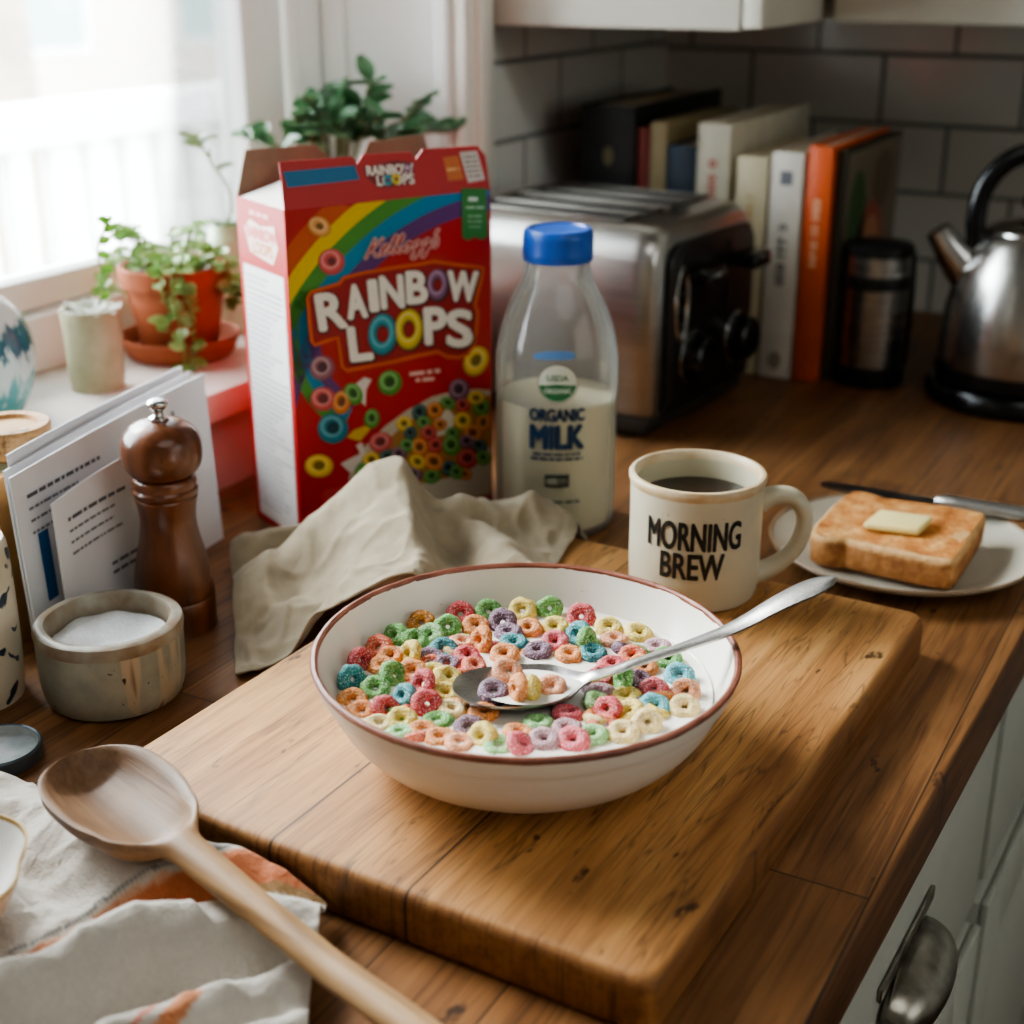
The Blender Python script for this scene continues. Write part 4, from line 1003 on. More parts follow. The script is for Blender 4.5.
bm = bmesh.new(); tube(bm, [(0.090,0,0.0045),(0.096,0,0.0052),(0.11,0,0.0055),(0.15,0,0.0060),(0.178,0,0.0062),(0.184,0,0.0056)], [0.004,0.0062,0.0060,0.0072,0.0078,0.005], 14, flat=0.68); build('handle', bm, M_cutlery, kn)

# ================================================================== TOASTER
to = root('toaster', 'four slot brushed steel toaster with a dark control face', 'toaster', (-0.4640,1.0920,0.0004), radians(-5.0))
TL, TW, TH = 0.234, 0.205, 0.186
def rsec(x, r, ins, z0):          # rounded section in the v-z plane
    y0, y1, zb_, zt = ins, TW-ins, z0, TH-ins; o = []
    for cx, cz, a0 in ((y1-r,zt-r,0),(y0+r,zt-r,pi/2)):
        for k in range(9): a = a0+pi/2*k/8; o.append((x, cx+r*cos(a), cz+r*sin(a)))
    o += [(x,y0,zb_+0.004),(x,y0+0.004,zb_),(x,y1-0.004,zb_),(x,y1,zb_+0.004)]
    return o
bm = bmesh.new(); loft(bm, [rsec(-TL,0.022,0.006,0.022), rsec(-TL+0.006,0.026,0.001,0.022), rsec(-TL+0.014,0.028,0,0.022), rsec(-0.020,0.028,0,0.022), rsec(-0.010,0.028,0.0015,0.022), rsec(-0.004,0.026,0.005,0.022), rsec(0.0,0.024,0.010,0.022)])
build('steel_shell', bm, steel('toaster steel', (196,193,188), 0.30, (1,1,90), 0.16), to, sharp=45)
bm = bmesh.new(); box(bm, (-TL+0.004,0.004,0.006), (-0.004,TW-0.004,0.0215), 0.003); build('base', bm, pm('toaster base', (70,68,64), 0.35, 0.6, col2=(60,58,55), nscale=20), to)
for x, y in ((-0.03,0.02),(-0.03,TW-0.02),(-TL+0.03,0.02),(-TL+0.03,TW-0.02)):
    bm = bmesh.new(); lathe(bm, [(0,0),(0.010,0),(0.011,0.006),(0,0.006)], 20, center=(x,y)); build('foot', bm, M_black, to)
M_slot = pm('dark toaster slot', (14,13,12), 0.85, col2=(20,18,16), nscale=40); M_rimsteel = pm('dull rim steel', (120,116,110), 0.4, 1.0, col2=(100,96,90), nscale=40)
# dark control face
bm = bmesh.new()
def fsec(x, ins): 
    o = []; r = 0.020
    for cx, cz, a0 in ((TW-0.014-ins-r,TH-0.016-ins-r,0),(0.024+ins+r,TH-0.016-ins-r,pi/2),(0.024+ins+0.006,0.028+ins,pi),(TW-0.014-ins-0.006,0.028+ins,1.5*pi)):
        rr_ = r if cz > 0.1 else 0.006
        for k in range(7): a = a0+pi/2*k/6; o.append((x, cx+rr_*cos(a), cz+rr_*sin(a)))
    return o
loft(bm, [fsec(-0.002,0), fsec(0.004,0), fsec(0.007,0.003)]); build('control_face', bm, pm('smoked black steel', (58,56,55), 0.34, 0.8, col2=(46,45,44), nscale=12), to)
for y in (0.066,0.156):
    bm = bmesh.new(); lathe(bm, [(0.0235,0.0),(0.0235,0.005),(0.021,0.006)], 40); lathe(bm, [(0.021,0.002),(0.0195,0.016),(0.017,0.018),(0,0.018)], 40)
    for v_ in bm.verts: v_.co = Vector((0.007+v_.co.z, y+v_.co.x, 0.066+v_.co.y))
    k_ = build('knob', bm, M_blackm, to)
    bm = bmesh.new(); torus(bm, 0.0236, 0.0012, 40, 8)
    for v_ in bm.verts: v_.co = Vector((0.0085+v_.co.z, y+v_.co.x, 0.066+v_.co.y))
    build('knob_ring', bm, M_chrome, k_)
    bm = bmesh.new(); box(bm, (0.007,y-0.028,0.098), (0.0076,y-0.016,0.160), 0.0002); build('lever_slot', bm, M_blackm, to)
    bm = bmesh.new(); box(bm, (0.0076,y-0.014,0.132), (0.030,y+0.022,0.147), 0.004, 3); lv = build('lever', bm, M_blackm, to)
    bm = bmesh.new(); box(bm, (0.0300,y-0.008,0.1405), (0.0306,y+0.016,0.1440), 0.0002); build('lever_trim', bm, M_chrome, lv)
bm = bmesh.new()
for s in range(24): pass
tube(bm, [(0.0085, 0.040+0.011*cos(2*pi*k/24), 0.118+0.032*sin(2*pi*k/24)) for k in range(24)], 0.0018, 8, closed=True); build('button_bezel', bm, M_chrome, to)
for k in range(4):
    bm = bmesh.new(); lathe(bm, [(0.0055,0),(0.0055,0.002),(0.004,0.003),(0,0.003)], 16)
    for v_ in bm.verts: v_.co = Vector((0.007+v_.co.z, 0.040+v_.co.x, 0.097+0.0145*k+v_.co.y))
    build('button', bm, M_blackm, to)
for y in (0.026,0.066,0.114,0.154):
    bm = bmesh.new(); box(bm, (-TL+0.035,y,TH-0.0002), (-0.045,y+0.028,TH+0.0012), 0.0004); s_ = build('slot', bm, M_slot, to)
    bm = bmesh.new()
    for lo, hi in (((-TL+0.032,y-0.003,TH),(-0.042,y,TH+0.003)),((-TL+0.032,y+0.028,TH),(-0.042,y+0.031,TH+0.003)),((-TL+0.032,y,TH),(-TL+0.035,y+0.028,TH+0.003)),((-0.045,y,TH),(-0.042,y+0.028,TH+0.003))): box(bm, lo, hi, 0.0008)
    build('slot_rim', bm, M_rimsteel, s_)

# ================================================================== BOOKS
def book(x0, x1, y0, h, dep, cover, label, lean=0.0, spine=None, coverprint=None, cover2=None):
    w = x1-x0
    b = root('book', label, 'book', (x0+0.004,y0,0.0004), 0, 'cookbooks standing at the back of the worktop')
    b.rotation_euler = (0, lean, 0)
    mc = pm('book cloth %d %d %d' % cover, cover, 0.5, col2=tuple(int(c*0.92) for c in cover), nscale=30)
    bm = bmesh.new(); box(bm, (0,0,0), (0.0025,dep,h), 0.0006); box(bm, (w-0.0025,0,0), (w,dep,h), 0.0006); box(bm, (0.0022,0,0), (w-0.0022,0.003,h), 0.0008); build('cover', bm, mc, b)
    bm = bmesh.new(); box(bm, (0.0027,0.0035,0.003), (w-0.0027,dep-0.004,h-0.003)); build('pages', bm, pm('book pages', (212,200,176), 0.9, col2=(196,182,156), nscale=200, stretch=(8,0.05,0.05)), b)
    if spine:
        for fn, nm in [(spine, 'printed_lettering')]+[(q_, 'printed_emblem') for q_ in getattr(spine, 'extra', [])]:
            P = Print(); fn(P, w, h); P.build(nm, b, lambda x, y, hh: (x, -hh, y))
    if coverprint:
        P = Print(); coverprint(P, dep, h); P.build('printed_cover', b, lambda x, y, hh: (w+hh, x, y))
    return b
rb = random.Random(11)
def vert(P, x, y0, y1, wd, c):     # unreadable lettering running up a spine
    y = y0
    while y < y1:
        for k in range(rb.randint(2, 5)):
            s_ = wd*rb.uniform(0.5, 0.75)
            if y+s_ > y1: break
            q = rb.random()
            if q < 0.45: P.ring(x-wd*0.5, y+s_/2, wd*0.42, s_/2, 0.5, c, 1, n=12)
            elif q < 0.75: P.rect(x-wd, y, x, y+s_*0.3, c, 1); P.rect(x-wd*0.8, y+s_*0.3, x-wd*0.6, y+s_*0.9, c, 1)
            else: P.rect(x-wd, y, x, y+s_*0.28, c, 1); P.rect(x-wd, y+s_*0.6, x, y+s_*0.85, c, 1)
            y += s_*1.12
        y += wd*0.45
def letters_spine(c, lo, hi, q=0.42, extra=None):
    def f(P, w, h):
        vert(P, w*(0.5+q/2), h*lo, h*hi, w*q, c)
    if extra: f.extra = extra
    return f
def blk(P, w, h): P.scribble(w*0.2,h*0.56,w*0.6,h*0.02,(128,112,70),1,rb); P.ring(w*0.5,h*0.53,w*0.32,w*0.25,0.75,(110,98,62),1,a0=0.2,a1=pi-0.2); P.scribble(w*0.28,h*0.48,w*0.45,h*0.02,(110,98,62),1,rb)
blk.extra = [lambda P, w, h: P.ring(w*0.5,h*0.80,w*0.10,w*0.16,0,(120,112,84),1)]
book(-0.672,-0.611,1.372,0.256,0.24,(17,22,24),'tall black cookbook with faint gold ornament, nearest the window',0,blk)
book(-0.6060,-0.5930,1.368,0.236,0.19,(126,36,24),'thin brick red book behind the toaster')
book(-0.5900,-0.5720,1.362,0.243,0.20,(166,150,112),'thin tan book between brick red and navy books')
book(-0.5700,-0.5385,1.360,0.222,0.19,(18,46,66),'navy blue book standing beside the white book with red lettering',0,letters_spine((110,140,150),0.40,0.80,0.2))
book(-0.5350,-0.5015,1.352,0.246,0.25,(204,198,178),'tall white book with bold red spine lettering',0,letters_spine((178,52,44),0.30,0.88,0.34))
book(-0.4930,-0.4615,1.352,0.217,0.20,(202,190,158),'shorter ivory book with gold spine lettering',0,letters_spine((176,138,70),0.55,0.85,0.26))
whx = [lambda P, w, h: P.rect(w*0.3,h*0.86,w*0.7,h*0.92,(110,112,118),1), lambda P, w, h: P.ring(w*0.5,h*0.08,w*0.22,w*0.3,0,(140,132,120),1)]
book(-0.4570,-0.4255,1.350,0.2235,0.20,(212,206,194),'white book with black spine lettering next to the orange one',0,letters_spine((56,56,58),0.42,0.72,0.34,whx))
def dishcover(P, d, h):
    P.rect(0.004,0.004,d-0.004,h-0.004,(112,98,80),0); P.ring(d*0.22,h*0.70,0.030,0.045,0,(34,78,24),1); P.ring(d*0.50,h*0.52,0.05,0.05,0,(150,64,44),1); P.ring(d*0.5,h*0.52,0.034,0.034,0,(176,120,80),2); P.ring(d*0.66,h*0.82,0.034,0.03,0,(92,70,52),2); P.rect(d*0.1,h*0.1,d*0.9,h*0.24,(150,140,122),1)
book(-0.4215,-0.3985,1.352,0.2305,0.20,(206,86,30),'bright orange book with pale spine lettering',0,letters_spine((238,206,170),0.50,0.82,0.36))
book(-0.3975,-0.3870,1.366,0.226,0.20,(60,58,46),'dark cookbook with a food photograph on its cover',0,None,dishcover)

# ================================================================== COFFEE PRESS / CANISTER AND KETTLE
cn = root('coffee_flask', 'steel and black coffee flask between the books and the kettle', 'flask', (-0.3500,1.3860,0.0004))
cn.scale = (0.90,0.90,0.93)
bm = bmesh.new(); lathe(bm, [(0,0),(0.036,0),(0.038,0.004),(0.038,0.020),(0.0355,0.022)], 48); build('base', bm, M_black, cn)
bm = bmesh.new(); lathe(bm, [(0.0355,0.022),(0.0355,0.104)], 48); build('steel_body', bm, M_steel, cn)
bm = bmesh.new(); lathe(bm, [(0.0355,0.104),(0.0378,0.105),(0.0378,0.117),(0.0355,0.118)], 48); build('band', bm, M_black, cn)
bm = bmesh.new(); lathe(bm, [(0.0355,0.118),(0.0350,0.138)], 48); build('steel_collar', bm, M_steel, cn)
bm = bmesh.new(); lathe(bm, [(0.0350,0.138),(0.0375,0.139),(0.0372,0.146),(0.033,0.150),(0.012,0.1525),(0,0.153)], 48); build('lid', bm, M_black, cn)
for a in (radians(178), radians(28)):
    bm = bmesh.new(); tube(bm, curve([(0.0370*cos(a),0.0370*sin(a),0.014),(0.0395*cos(a),0.0395*sin(a),0.05),(0.0395*cos(a),0.0395*sin(a),0.10),(0.0375*cos(a),0.0375*sin(a),0.140)],4), 0.0080, 10, flat=0.28, ref=(cos(a),sin(a),0)); build('side_strap', bm, M_black, cn)
ke = root('kettle', 'brushed steel electric kettle with black arched handle and base', 'kettle', (-0.2085,1.3920,0.0004))
bm = bmesh.new(); lathe(bm, [(0,0.0),(0.080,0.0),(0.084,0.004),(0.0845,0.014),(0.081,0.019),(0.074,0.021),(0,0.021)], 64); build('base', bm, M_blackm, ke)
bm = bmesh.new(); lathe(bm, smoothprof([(0.070,0.0215),(0.0745,0.024),(0.0755,0.031),(0.0755,0.036)],3)+smoothprof([(0.0758,0.0365),(0.0762,0.045),(0.0755,0.07),(0.0720,0.10),(0.0640,0.130),(0.0520,0.152),(0.0440,0.160)],4), 64); build('body', bm, steel('kettle steel', (200,198,194), 0.24, (1,1,60), 0.1), ke)
bm = bmesh.new(); lathe(bm, [(0.0745,0.0225),(0.0772,0.0235),(0.0774,0.0355),(0.0762,0.0365)], 64); build('foot_band', bm, M_blackm, ke)
bm = bmesh.new(); lathe(bm, smoothprof([(0.0445,0.1598),(0.043,0.1635),(0.030,0.170),(0.012,0.173),(0.0,0.1735)],3), 48); ld = build('lid', bm, M_chrome, ke)
bm = bmesh.new(); lathe(bm, smoothprof([(0.006,0.1725),(0.0065,0.178),(0.0135,0.183),(0.0150,0.190),(0.0115,0.1965),(0.0,0.198)],3), 28); build('knob', bm, M_blackm, ld)
sa = radians(200); 
def sx(d, z, o=0.0): return (d*cos(sa)-o*sin(sa), d*sin(sa)+o*cos(sa), z)
bm = bmesh.new(); tube(bm, [sx(0.048,0.118), sx(0.064,0.130), sx(0.078,0.146), sx(0.088,0.160)], [0.022,0.0175,0.0130,0.0105], 20, ref=(0,0,1), flat=1.1); build('spout', bm, M_chrome, ke)
hb = radians(205)
hp = curve([(0.052,0.146),(0.0560,0.170),(0.0520,0.200),(0.034,0.2240),(0.006,0.2340),(-0.030,0.2300),(-0.062,0.2080),(-0.078,0.170),(-0.082,0.120),(-0.076,0.085)],5)
bm = bmesh.new(); tube(bm, [(d*cos(hb), d*sin(hb), z) for d, z in hp], 0.0092, 14, flat=0.8, ref=(-sin(hb),cos(hb),0)); build('handle', bm, M_blackm, ke)

# ================================================================== PEPPER MILL
pmr = root('pepper_mill', 'turned dark wooden pepper mill with silver knob', 'pepper mill', (-0.584,0.620,0.0004))
t = NT('walnut mill'); v = t.coords((40,40,5)); f = t.noise(v, 1.4, 5, 0.6, 0.8)
t.pbr(t.ramp(f, [(0.25, C4((58,28,13))), (0.5, C4((96,52,26))), (0.75, C4((128,74,40)))]), t.math('MULTIPLY_ADD', f, 0.2, 0.2), 0.0, None, Coat_Weight=0.3); M_mill = t.m
body = smoothprof([(0.0,0.0),(0.0235,0.0),(0.0250,0.002),(0.0250,0.020)],2)+[(0.0243,0.0215),(0.0250,0.023)]+smoothprof([(0.0245,0.026),(0.0240,0.034),(0.0220,0.046),(0.0188,0.060),(0.0172,0.072),(0.0180,0.081),(0.0195,0.0875)],4)+[(0.0188,0.0885),(0.0200,0.090),(0.0203,0.093),(0.0192,0.0945)]+smoothprof([(0.0197,0.0975),(0.0188,0.1005),(0.0165,0.1015)],3)
bm = bmesh.new(); lathe(bm, body, 56); build('mill_body', bm, M_mill, pmr)
bm = bmesh.new(); lathe(bm, smoothprof([(0.0160,0.1018),(0.0200,0.1035),(0.0236,0.1095),(0.0246,0.1180),(0.0232,0.1265),(0.0180,0.1330),(0.0100,0.1362),(0.0,0.1370)],4), 56); build('mill_head', bm, M_mill, pmr)
bm = bmesh.new(); lathe(bm, smoothprof([(0.0058,0.1362),(0.0060,0.1385),(0.0035,0.1400),(0.0033,0.1425),(0.0050,0.1440),(0.0066,0.1465),(0.0062,0.1485),(0.0040,0.1497),(0.0,0.1500)],3), 28); build('knob', bm, M_chrome, pmr)

# ================================================================== SALT CELLAR
sc_ = root('salt_cellar', 'squat grey-green stoneware cellar with brown drips, full of salt', 'salt cellar', (-0.5545,0.5325,0.0004))
sc_.scale = (1,1,1.09)
t = NT('drip glazed stoneware'); tc = t.n('ShaderNodeTexCoord'); v = tc.outputs['Object']; f = t.noise(v, 30, 5); g = t.noise(v, 220, 2)
c = t.ramp(f, [(0.3, C4((122,124,112))), (0.55, C4((150,152,140))), (0.75, C4((178,176,160)))])
sp3 = t.n('ShaderNodeSeparateXYZ'); t.l(v, sp3.inputs[0])
# drips: vertical streaks on one flank
v2 = t.coords((90,90,9)); dr = t.noise(v2, 1.0, 2); flank = t.math('GREATER_THAN', t.math('SUBTRACT', t.math('MULTIPLY', sp3.outputs[0], 0.83), t.math('MULTIPLY', sp3.outputs[1], 0.12)), 0.0300)
m = t.math('MULTIPLY', t.ramp(dr, [(0.46,(0,0,0)),(0.54,(1,1,1))]), flank)
c = t.mix(t.math('MULTIPLY', m, 0.75), c, C4((184,166,140)))
m2 = t.math('MULTIPLY', t.ramp(dr, [(0.60,(0,0,0)),(0.66,(1,1,1))]), flank); c = t.mix(t.math('MULTIPLY', m2, 0.85), c, C4((104,74,50)))
c = t.mix(t.ramp(g, [(0.70,(0,0,0)),(0.74,(1,1,1))]), c, C4((56,40,28)))
t.pbr(c, 0.36, 0.0, t.bump(f, 0.25, 0.002)); M_salt = t.m
bm = bmesh.new(); lathe(bm, smoothprof([(0,0.001),(0.034,0.001),(0.0385,0.003),(0.0405,0.010),(0.0412,0.022),(0.0414,0.036)],3), 64); build('pot_wall', bm, M_salt, sc_)
wr = lambda a, z: 1+0.012*noise.noise((cos(a)*2.2, sin(a)*2.2, z*30))
bm = bmesh.new(); lathe(bm, [(0.0414,0.036),(0.0420,0.0395),(0.0412,0.0425),(0.0385,0.0438),(0.0355,0.0435),(0.0338,0.0415),(0.0334,0.036),(0.0330,0.026)], 72, wob=wr)
build('rim', bm, pm('rusty rim glaze', (160,156,142), 0.36, col2=(122,98,74), nscale=48, bump=0.3, bscale=90, bdist=0.0015), sc_)
bm = bmesh.new(); NR = 12
rings = [[bm.verts.new((0,0,0.0325))]]
for i in range(1, NR+1):
    r = 0.0322*i/NR; rings.append([bm.verts.new((r*cos(2*pi*k/40), r*sin(2*pi*k/40), 0.0330+0.0022*noise.noise((r*cos(2*pi*k/40)*60, r*sin(2*pi*k/40)*60, 1))-0.004*exp(-((r*cos(2*pi*k/40)+0.004)**2+(r*sin(2*pi*k/40)+0.012)**2)/0.00012))) for k in range(40)])
for k in range(40): bm.faces.new((rings[0][0], rings[1][k], rings[1][(k+1) % 40]))
for A, B in zip(rings[1:], rings[2:]):
    for k in range(40): bm.faces.new((A[k], B[k], B[(k+1) % 40], A[(k+1) % 40]))
o = build('salt', bm, pm('coarse salt', (240,240,240), 0.6, col2=(220,222,224), nscale=500, bump=0.8, bscale=700, bdist=0.001), loc=(-0.5545,0.5325,0.0004)); o.scale = (1,1,1.09); tag(o, 'white salt heaped inside the stoneware cellar', 'salt', kind='stuff')

# ================================================================== LETTERS / CARDS
M_paper = pm('white writing paper', (226,226,228), 0.7, col2=(218,218,222), nscale=20)
def sheet_card(label, A, B, hA, hB, pr_=None, thick=0.0009, leanx=0.0, m=M_paper, cat='letter', nm='letter_sheet', grp='letters propped against the sill'):
    """upright sheet standing on the line A-B, its two ends hA and hB tall"""
    d = Vector((B[0]-A[0], B[1]-A[1])); L = d.length; a = atan2(d.y, d.x)
    o = root(nm, label, cat, (A[0]+0.0057,A[1]+0.0031,0.0006), a, grp)
    bm = bmesh.new(); N = 14; F = []; Bk = []
    for i in range(N+1):
        x = L*i/N; h = hA+(hB-hA)*i/N; bow = 0.003*sin(pi*i/N)
        F.append([bm.verts.new((x, bow+leanx*z, z)) for z in [h*k/6 for k in range(7)]]); Bk.append([bm.verts.new((x, bow+thick+leanx*z, z)) for z in [h*k/6 for k in range(7)]])
    for g in (F, Bk):
        for i in range(N):
            for k in range(6): bm.faces.new((g[i][k], g[i+1][k], g[i+1][k+1], g[i][k+1]))
    for i in range(N):
        for k in (0,6): bm.faces.new((F[i][k], F[i+1][k], Bk[i+1][k], Bk[i][k]))
    for i in (0,N):
        for k in range(6): bm.faces.new((F[i][k], F[i][k+1], Bk[i][k+1], Bk[i][k]))
    build('paper', bm, m, o)
    if pr_:
        P = Print(); pr_(P, L, hA); P.build('printed_text', o, lambda x, y, h: (x, 0.003*sin(pi*min(max(x/L,0),1))+leanx*y-h, y), slice_x=0.01)
        for fn, nm in (((bar,'printed_bar'),(stamp_,'printed_mark')) if pr_ is txtB else ((foot_,'printed_footer'),) if pr_ is txtC else ()):
            P = Print(); fn(P, L, hA); P.build(nm, o, lambda x, y, h: (x, 0.003*sin(pi*min(max(x/L,0),1))+leanx*y-h, y))
    return o
inkp = (120,120,128)
def txtB(P, L, H):
    for k, (w, c) in enumerate(((0.075,(88,88,94)),(0.050,inkp),(0.055,inkp),(0.060,inkp))): P.scribble(0.012, H-0.017-0.0075*k, w, 0.0024 if k == 0 else 0.0017, c, 1, rb)
    
def txtC(P, L, H):
    for k, (w, c) in enumerate(((0.060,(88,88,94)),(0.048,inkp),(0.046,inkp),(0.054,inkp))): P.scribble(0.014, H-0.016-0.0072*k, w, 0.0024 if k == 0 else 0.0017, c, 1, rb)
def foot_(P, L, H): P.scribble(0.052, 0.040, 0.034, 0.0022, (100,100,108), 1, rb); P.scribble(0.052, 0.0340, 0.034, 0.0022, (100,100,108), 1, rb)
def stamp_(P, L, H): P.scribble(0.168, H-0.010, 0.022, 0.003, (110,110,118), 1, rb, -1.25)
def bar(P, L, H): P.rect(0.016,0.034,0.026,0.078,(28,88,142),1)
def txtBlue(P, L, H): P.ring(0.008,H-0.016,0.006,0.010,0,(46,120,176),1)
sheet_card('plain white letter sheet, hindmost of the propped letters', (-0.6385,0.5480), (-0.6755,0.7440), 0.126, 0.127, None, leanx=0.05)
sheet_card('letter with a round blue mark at its upper corner, second from the sill', (-0.6340,0.5400), (-0.6680,0.7440), 0.119, 0.124, txtBlue, leanx=0.05)
sheet_card('large letter with a printed address and a blue bar', (-0.6240,0.5340), (-0.6560,0.7430), 0.1185, 0.1245, txtB, leanx=0.045)
sheet_card('small card with printed lines, foremost, behind the pepper mill', (-0.6110,0.5480), (-0.6260,0.6440), 0.1000, 0.1060, txtC, leanx=0.03)
sheet_card('kraft brown folder edge between the patterned canister and the letters', (-0.6500,0.5360), (-0.6570,0.5720), 0.106, 0.110, None, 0.004, 0.015, pm('kraft card', (176,136,84), 0.8, col2=(160,120,72), nscale=30), 'folder', 'card_folder')

# ---------------- jar with wooden lid
jr = root('storage_jar', 'sage ceramic jar with a pale wooden lid behind the letters', 'jar', (-0.6800,0.5885,0.0004))
jr.scale = (0.82,0.82,1.04)
def jar_mat():
    t = NT('brush patterned ceramic'); v = t.coords((1,1,1)); f = t.noise(v, 75, 1.5, 0.4, 0.6); g = t.noise(v, 26, 2)
    c = t.ramp(g, [(0.35, C4((214,206,188))), (0.65, C4((196,186,164)))])
    c = t.mix(t.ramp(f, [(0.60,(0,0,0)),(0.63,(1,1,1))]), c, C4((34,48,62))); t.pbr(c, 0.3); return t.m
bm = bmesh.new(); lathe(bm, smoothprof([(0,0.0),(0.024,0.0),(0.0255,0.004),(0.0265,0.02),(0.0268,0.06),(0.0268,0.095),(0.0255,0.106)],3), 48); build('jar_body', bm, pm('sage ceramic', (150,158,140), 0.3, col2=(132,142,124), nscale=30), jr)
cn2 = root('ceramic_canister', 'ceramic canister with dark brushed pattern beside the kraft folder', 'canister', (-0.6235,0.4890,0.0004))
cn2.scale = (1,1,0.93)
bm = bmesh.new(); lathe(bm, smoothprof([(0,0.0),(0.026,0.0),(0.0285,0.004),(0.0300,0.02),(0.0305,0.06),(0.0300,0.095),(0.0280,0.104)],3)+[(0.0265,0.104),(0.0262,0.09),(0.025,0.006),(0,0.005)], 48); build('canister_body', bm, jar_mat(), cn2)
M_lidwood = wood_planks('pale lid wood', [(170,128,82),(200,160,112),(222,190,146)], 0, 0, 0.5)
bm = bmesh.new(); lathe(bm, [(0,0.1065),(0.0300,0.1065),(0.0315,0.108),(0.0318,0.122),(0.0305,0.124),(0.0225,0.124),(0.0215,0.1215),(0.0,0.1212)], 56); build('lid', bm, M_lidwood, jr)

# ---------------- small metal lid
ml = root('jar_lid', 'small blue-grey metal jar lid lying upside down on the worktop', 'lid', (-0.5560,0.4465,0.0004))
M_tin = pm('blue grey tin', (66,78,88), 0.35, 0.5, col2=(84,96,104), nscale=40)
bm = bmesh.new(); lathe(bm, [(0,0.0),(0.0215,0.0),(0.0225,0.001),(0.0226,0.0082),(0.0215,0.0092),(0.0205,0.0086)], 56); build('lid_shell', bm, M_tin, ml)
bm = bmesh.new(); lathe(bm, [(0.0206,0.0086),(0.0203,0.004),(0.017,0.0034),(0.0150,0.0040),(0.0,0.0040)], 56); build('lid_liner', bm, pm('chalky liner', (188,192,192), 0.5, col2=(150,158,162), nscale=80), ml)

# ================================================================== WINDOW SILL: vase, pots, plants
SZ = 0.0874
va = root('glazed_vase', 'round white vase with teal glaze drips on the sill', 'vase', (-0.8080,0.6790,SZ))
t = NT('teal drip glaze'); v = t.coords((1,1,0.35)); sp3 = t.n('ShaderNodeSeparateXYZ'); tc = t.n('ShaderNodeTexCoord'); t.l(tc.outputs['Object'], sp3.inputs[0]); f = t.noise(v, 70, 4, 0.6, 0.5)
zz = t.math('ADD', sp3.outputs[2], t.math('MULTIPLY', t.math('SUBTRACT', f, 0.5), 0.075))
c = t.ramp(t.math('MULTIPLY', zz, 9.0), [(0.24, C4((92,158,158))), (0.30, C4((206,220,216))), (0.40, C4((196,212,210))), (0.44, C4((34,78,92))), (0.56, C4((52,104,116))), (0.62, C4((226,232,230)))])
t.pbr(c, 0.2); 
bm = bmesh.new(); lathe(bm, smoothprof([(0,0),(0.024,0),(0.027,0.003),(0.036,0.02),(0.041,0.042),(0.039,0.064),(0.029,0.082),(0.018,0.092),(0.016,0.100),(0.019,0.108),(0.016,0.108),(0.013,0.1)],4), 56); build('vase_body', bm, t.m, va)

def leaf_mat(name, a, b, rough=0.45, tr=0.25):
    t = NT(name); v = t.coords(); f = t.noise(v, 45, 3)
    c = t.ramp(f, [(0.35, C4(a)), (0.7, C4(b))])
    p = t.pbr(c, rough); tl = t.n('ShaderNodeBsdfTranslucent'); t.val(tl.inputs[0], c); mx = t.n('ShaderNodeMixShader'); mx.inputs[0].default_value = tr
    t.l(p.outputs[0], mx.inputs[1]); t.l(tl.outputs[0], mx.inputs[2]); t.l(mx.outputs[0], t.out.inputs[0]); return t.m
def leaf(bm, base, d, nrm, L, W, curl=0.2, mat=0):
    d = Vector(d).normalized(); nrm = Vector(nrm); s = d.cross(nrm)
    if s.length < 1e-4: s = d.cross(Vector((1,0.2,0)))
    s.normalize(); n = s.cross(d); b = Vector(base); rows = []
    for i in range(7):
        u = i/6; w = W/2*max(0.05, sin(pi*(0.08+0.88*u**0.9)))**0.75
        c = b+d*(L*u)+n*(-curl*L*u*u)
        rows.append([bm.verts.new(c+s*(w*t_)+n*(0.18*W*t_*t_)) for t_ in (-1,-0.5,0,0.5,1)])
    for A, B in zip(rows, rows[1:]):
        for k in range(4): bm.faces.new((A[k], A[k+1], B[k+1], B[k])).material_index = mat
def rv(r, up=0.4):
    a = r.uniform(0, 2*pi); return Vector((cos(a), sin(a), r.uniform(-0.2, 1)*up+0.1)).normalized()

# terracotta pot and saucer
tp = root('plant_saucer', 'round terracotta saucer under the clay pot on the sill', 'saucer', (-0.8020,0.8860,SZ))
M_terra = pm('terracotta', (168,92,56), 0.75, col2=(146,74,44), nscale=18, bump=0.2, bscale=140)
bm = bmesh.new(); lathe(bm, [(0,0),(0.040,0),(0.044,0.003),(0.049,0.015),(0.0505,0.017),(0.0500,0.019),(0.0470,0.0185),(0.0425,0.006),(0,0.005)], 56); build('saucer_body', bm, M_terra, tp)
pp = root('potted_trailing_plant', 'terracotta pot with trailing small-leaved plant on a saucer', 'potted plant', (-0.8020,0.8860,SZ+0.0075))
bm = bmesh.new(); lathe(bm, [(0,0),(0.030,0),(0.0315,0.002),(0.0405,0.052),(0.0402,0.0535)], 56); build('pot', bm, M_terra, pp)
bm = bmesh.new(); lathe(bm, [(0.0405,0.052),(0.0445,0.053),(0.0455,0.068),(0.0440,0.0695),(0.0410,0.0690),(0.0395,0.060)], 56); build('pot_rim', bm, M_terra, pp)
bm = bmesh.new(); lathe(bm, [(0,0.0635),(0.020,0.0640),(0.0398,0.0615)], 40); build('soil', bm, M_soil, pp)
r5 = random.Random(5); bm = bmesh.new(); bs = bmesh.new()
cam_a = atan2(-0.886, 0.802)
def vine(pts, n, L0):
    c = curve(pts, 6); tube(bs, c, 0.0009, 6)
    for i in range(n):
        p = Vector(c[int((i+0.5)/n*(len(c)-1))]); L = L0*r5.uniform(0.8,1.3); leaf(bm, p, rv(r5,0.6), (r5.uniform(-0.4,0.6),-0.5,0.9), L, L*0.92, 0.25)
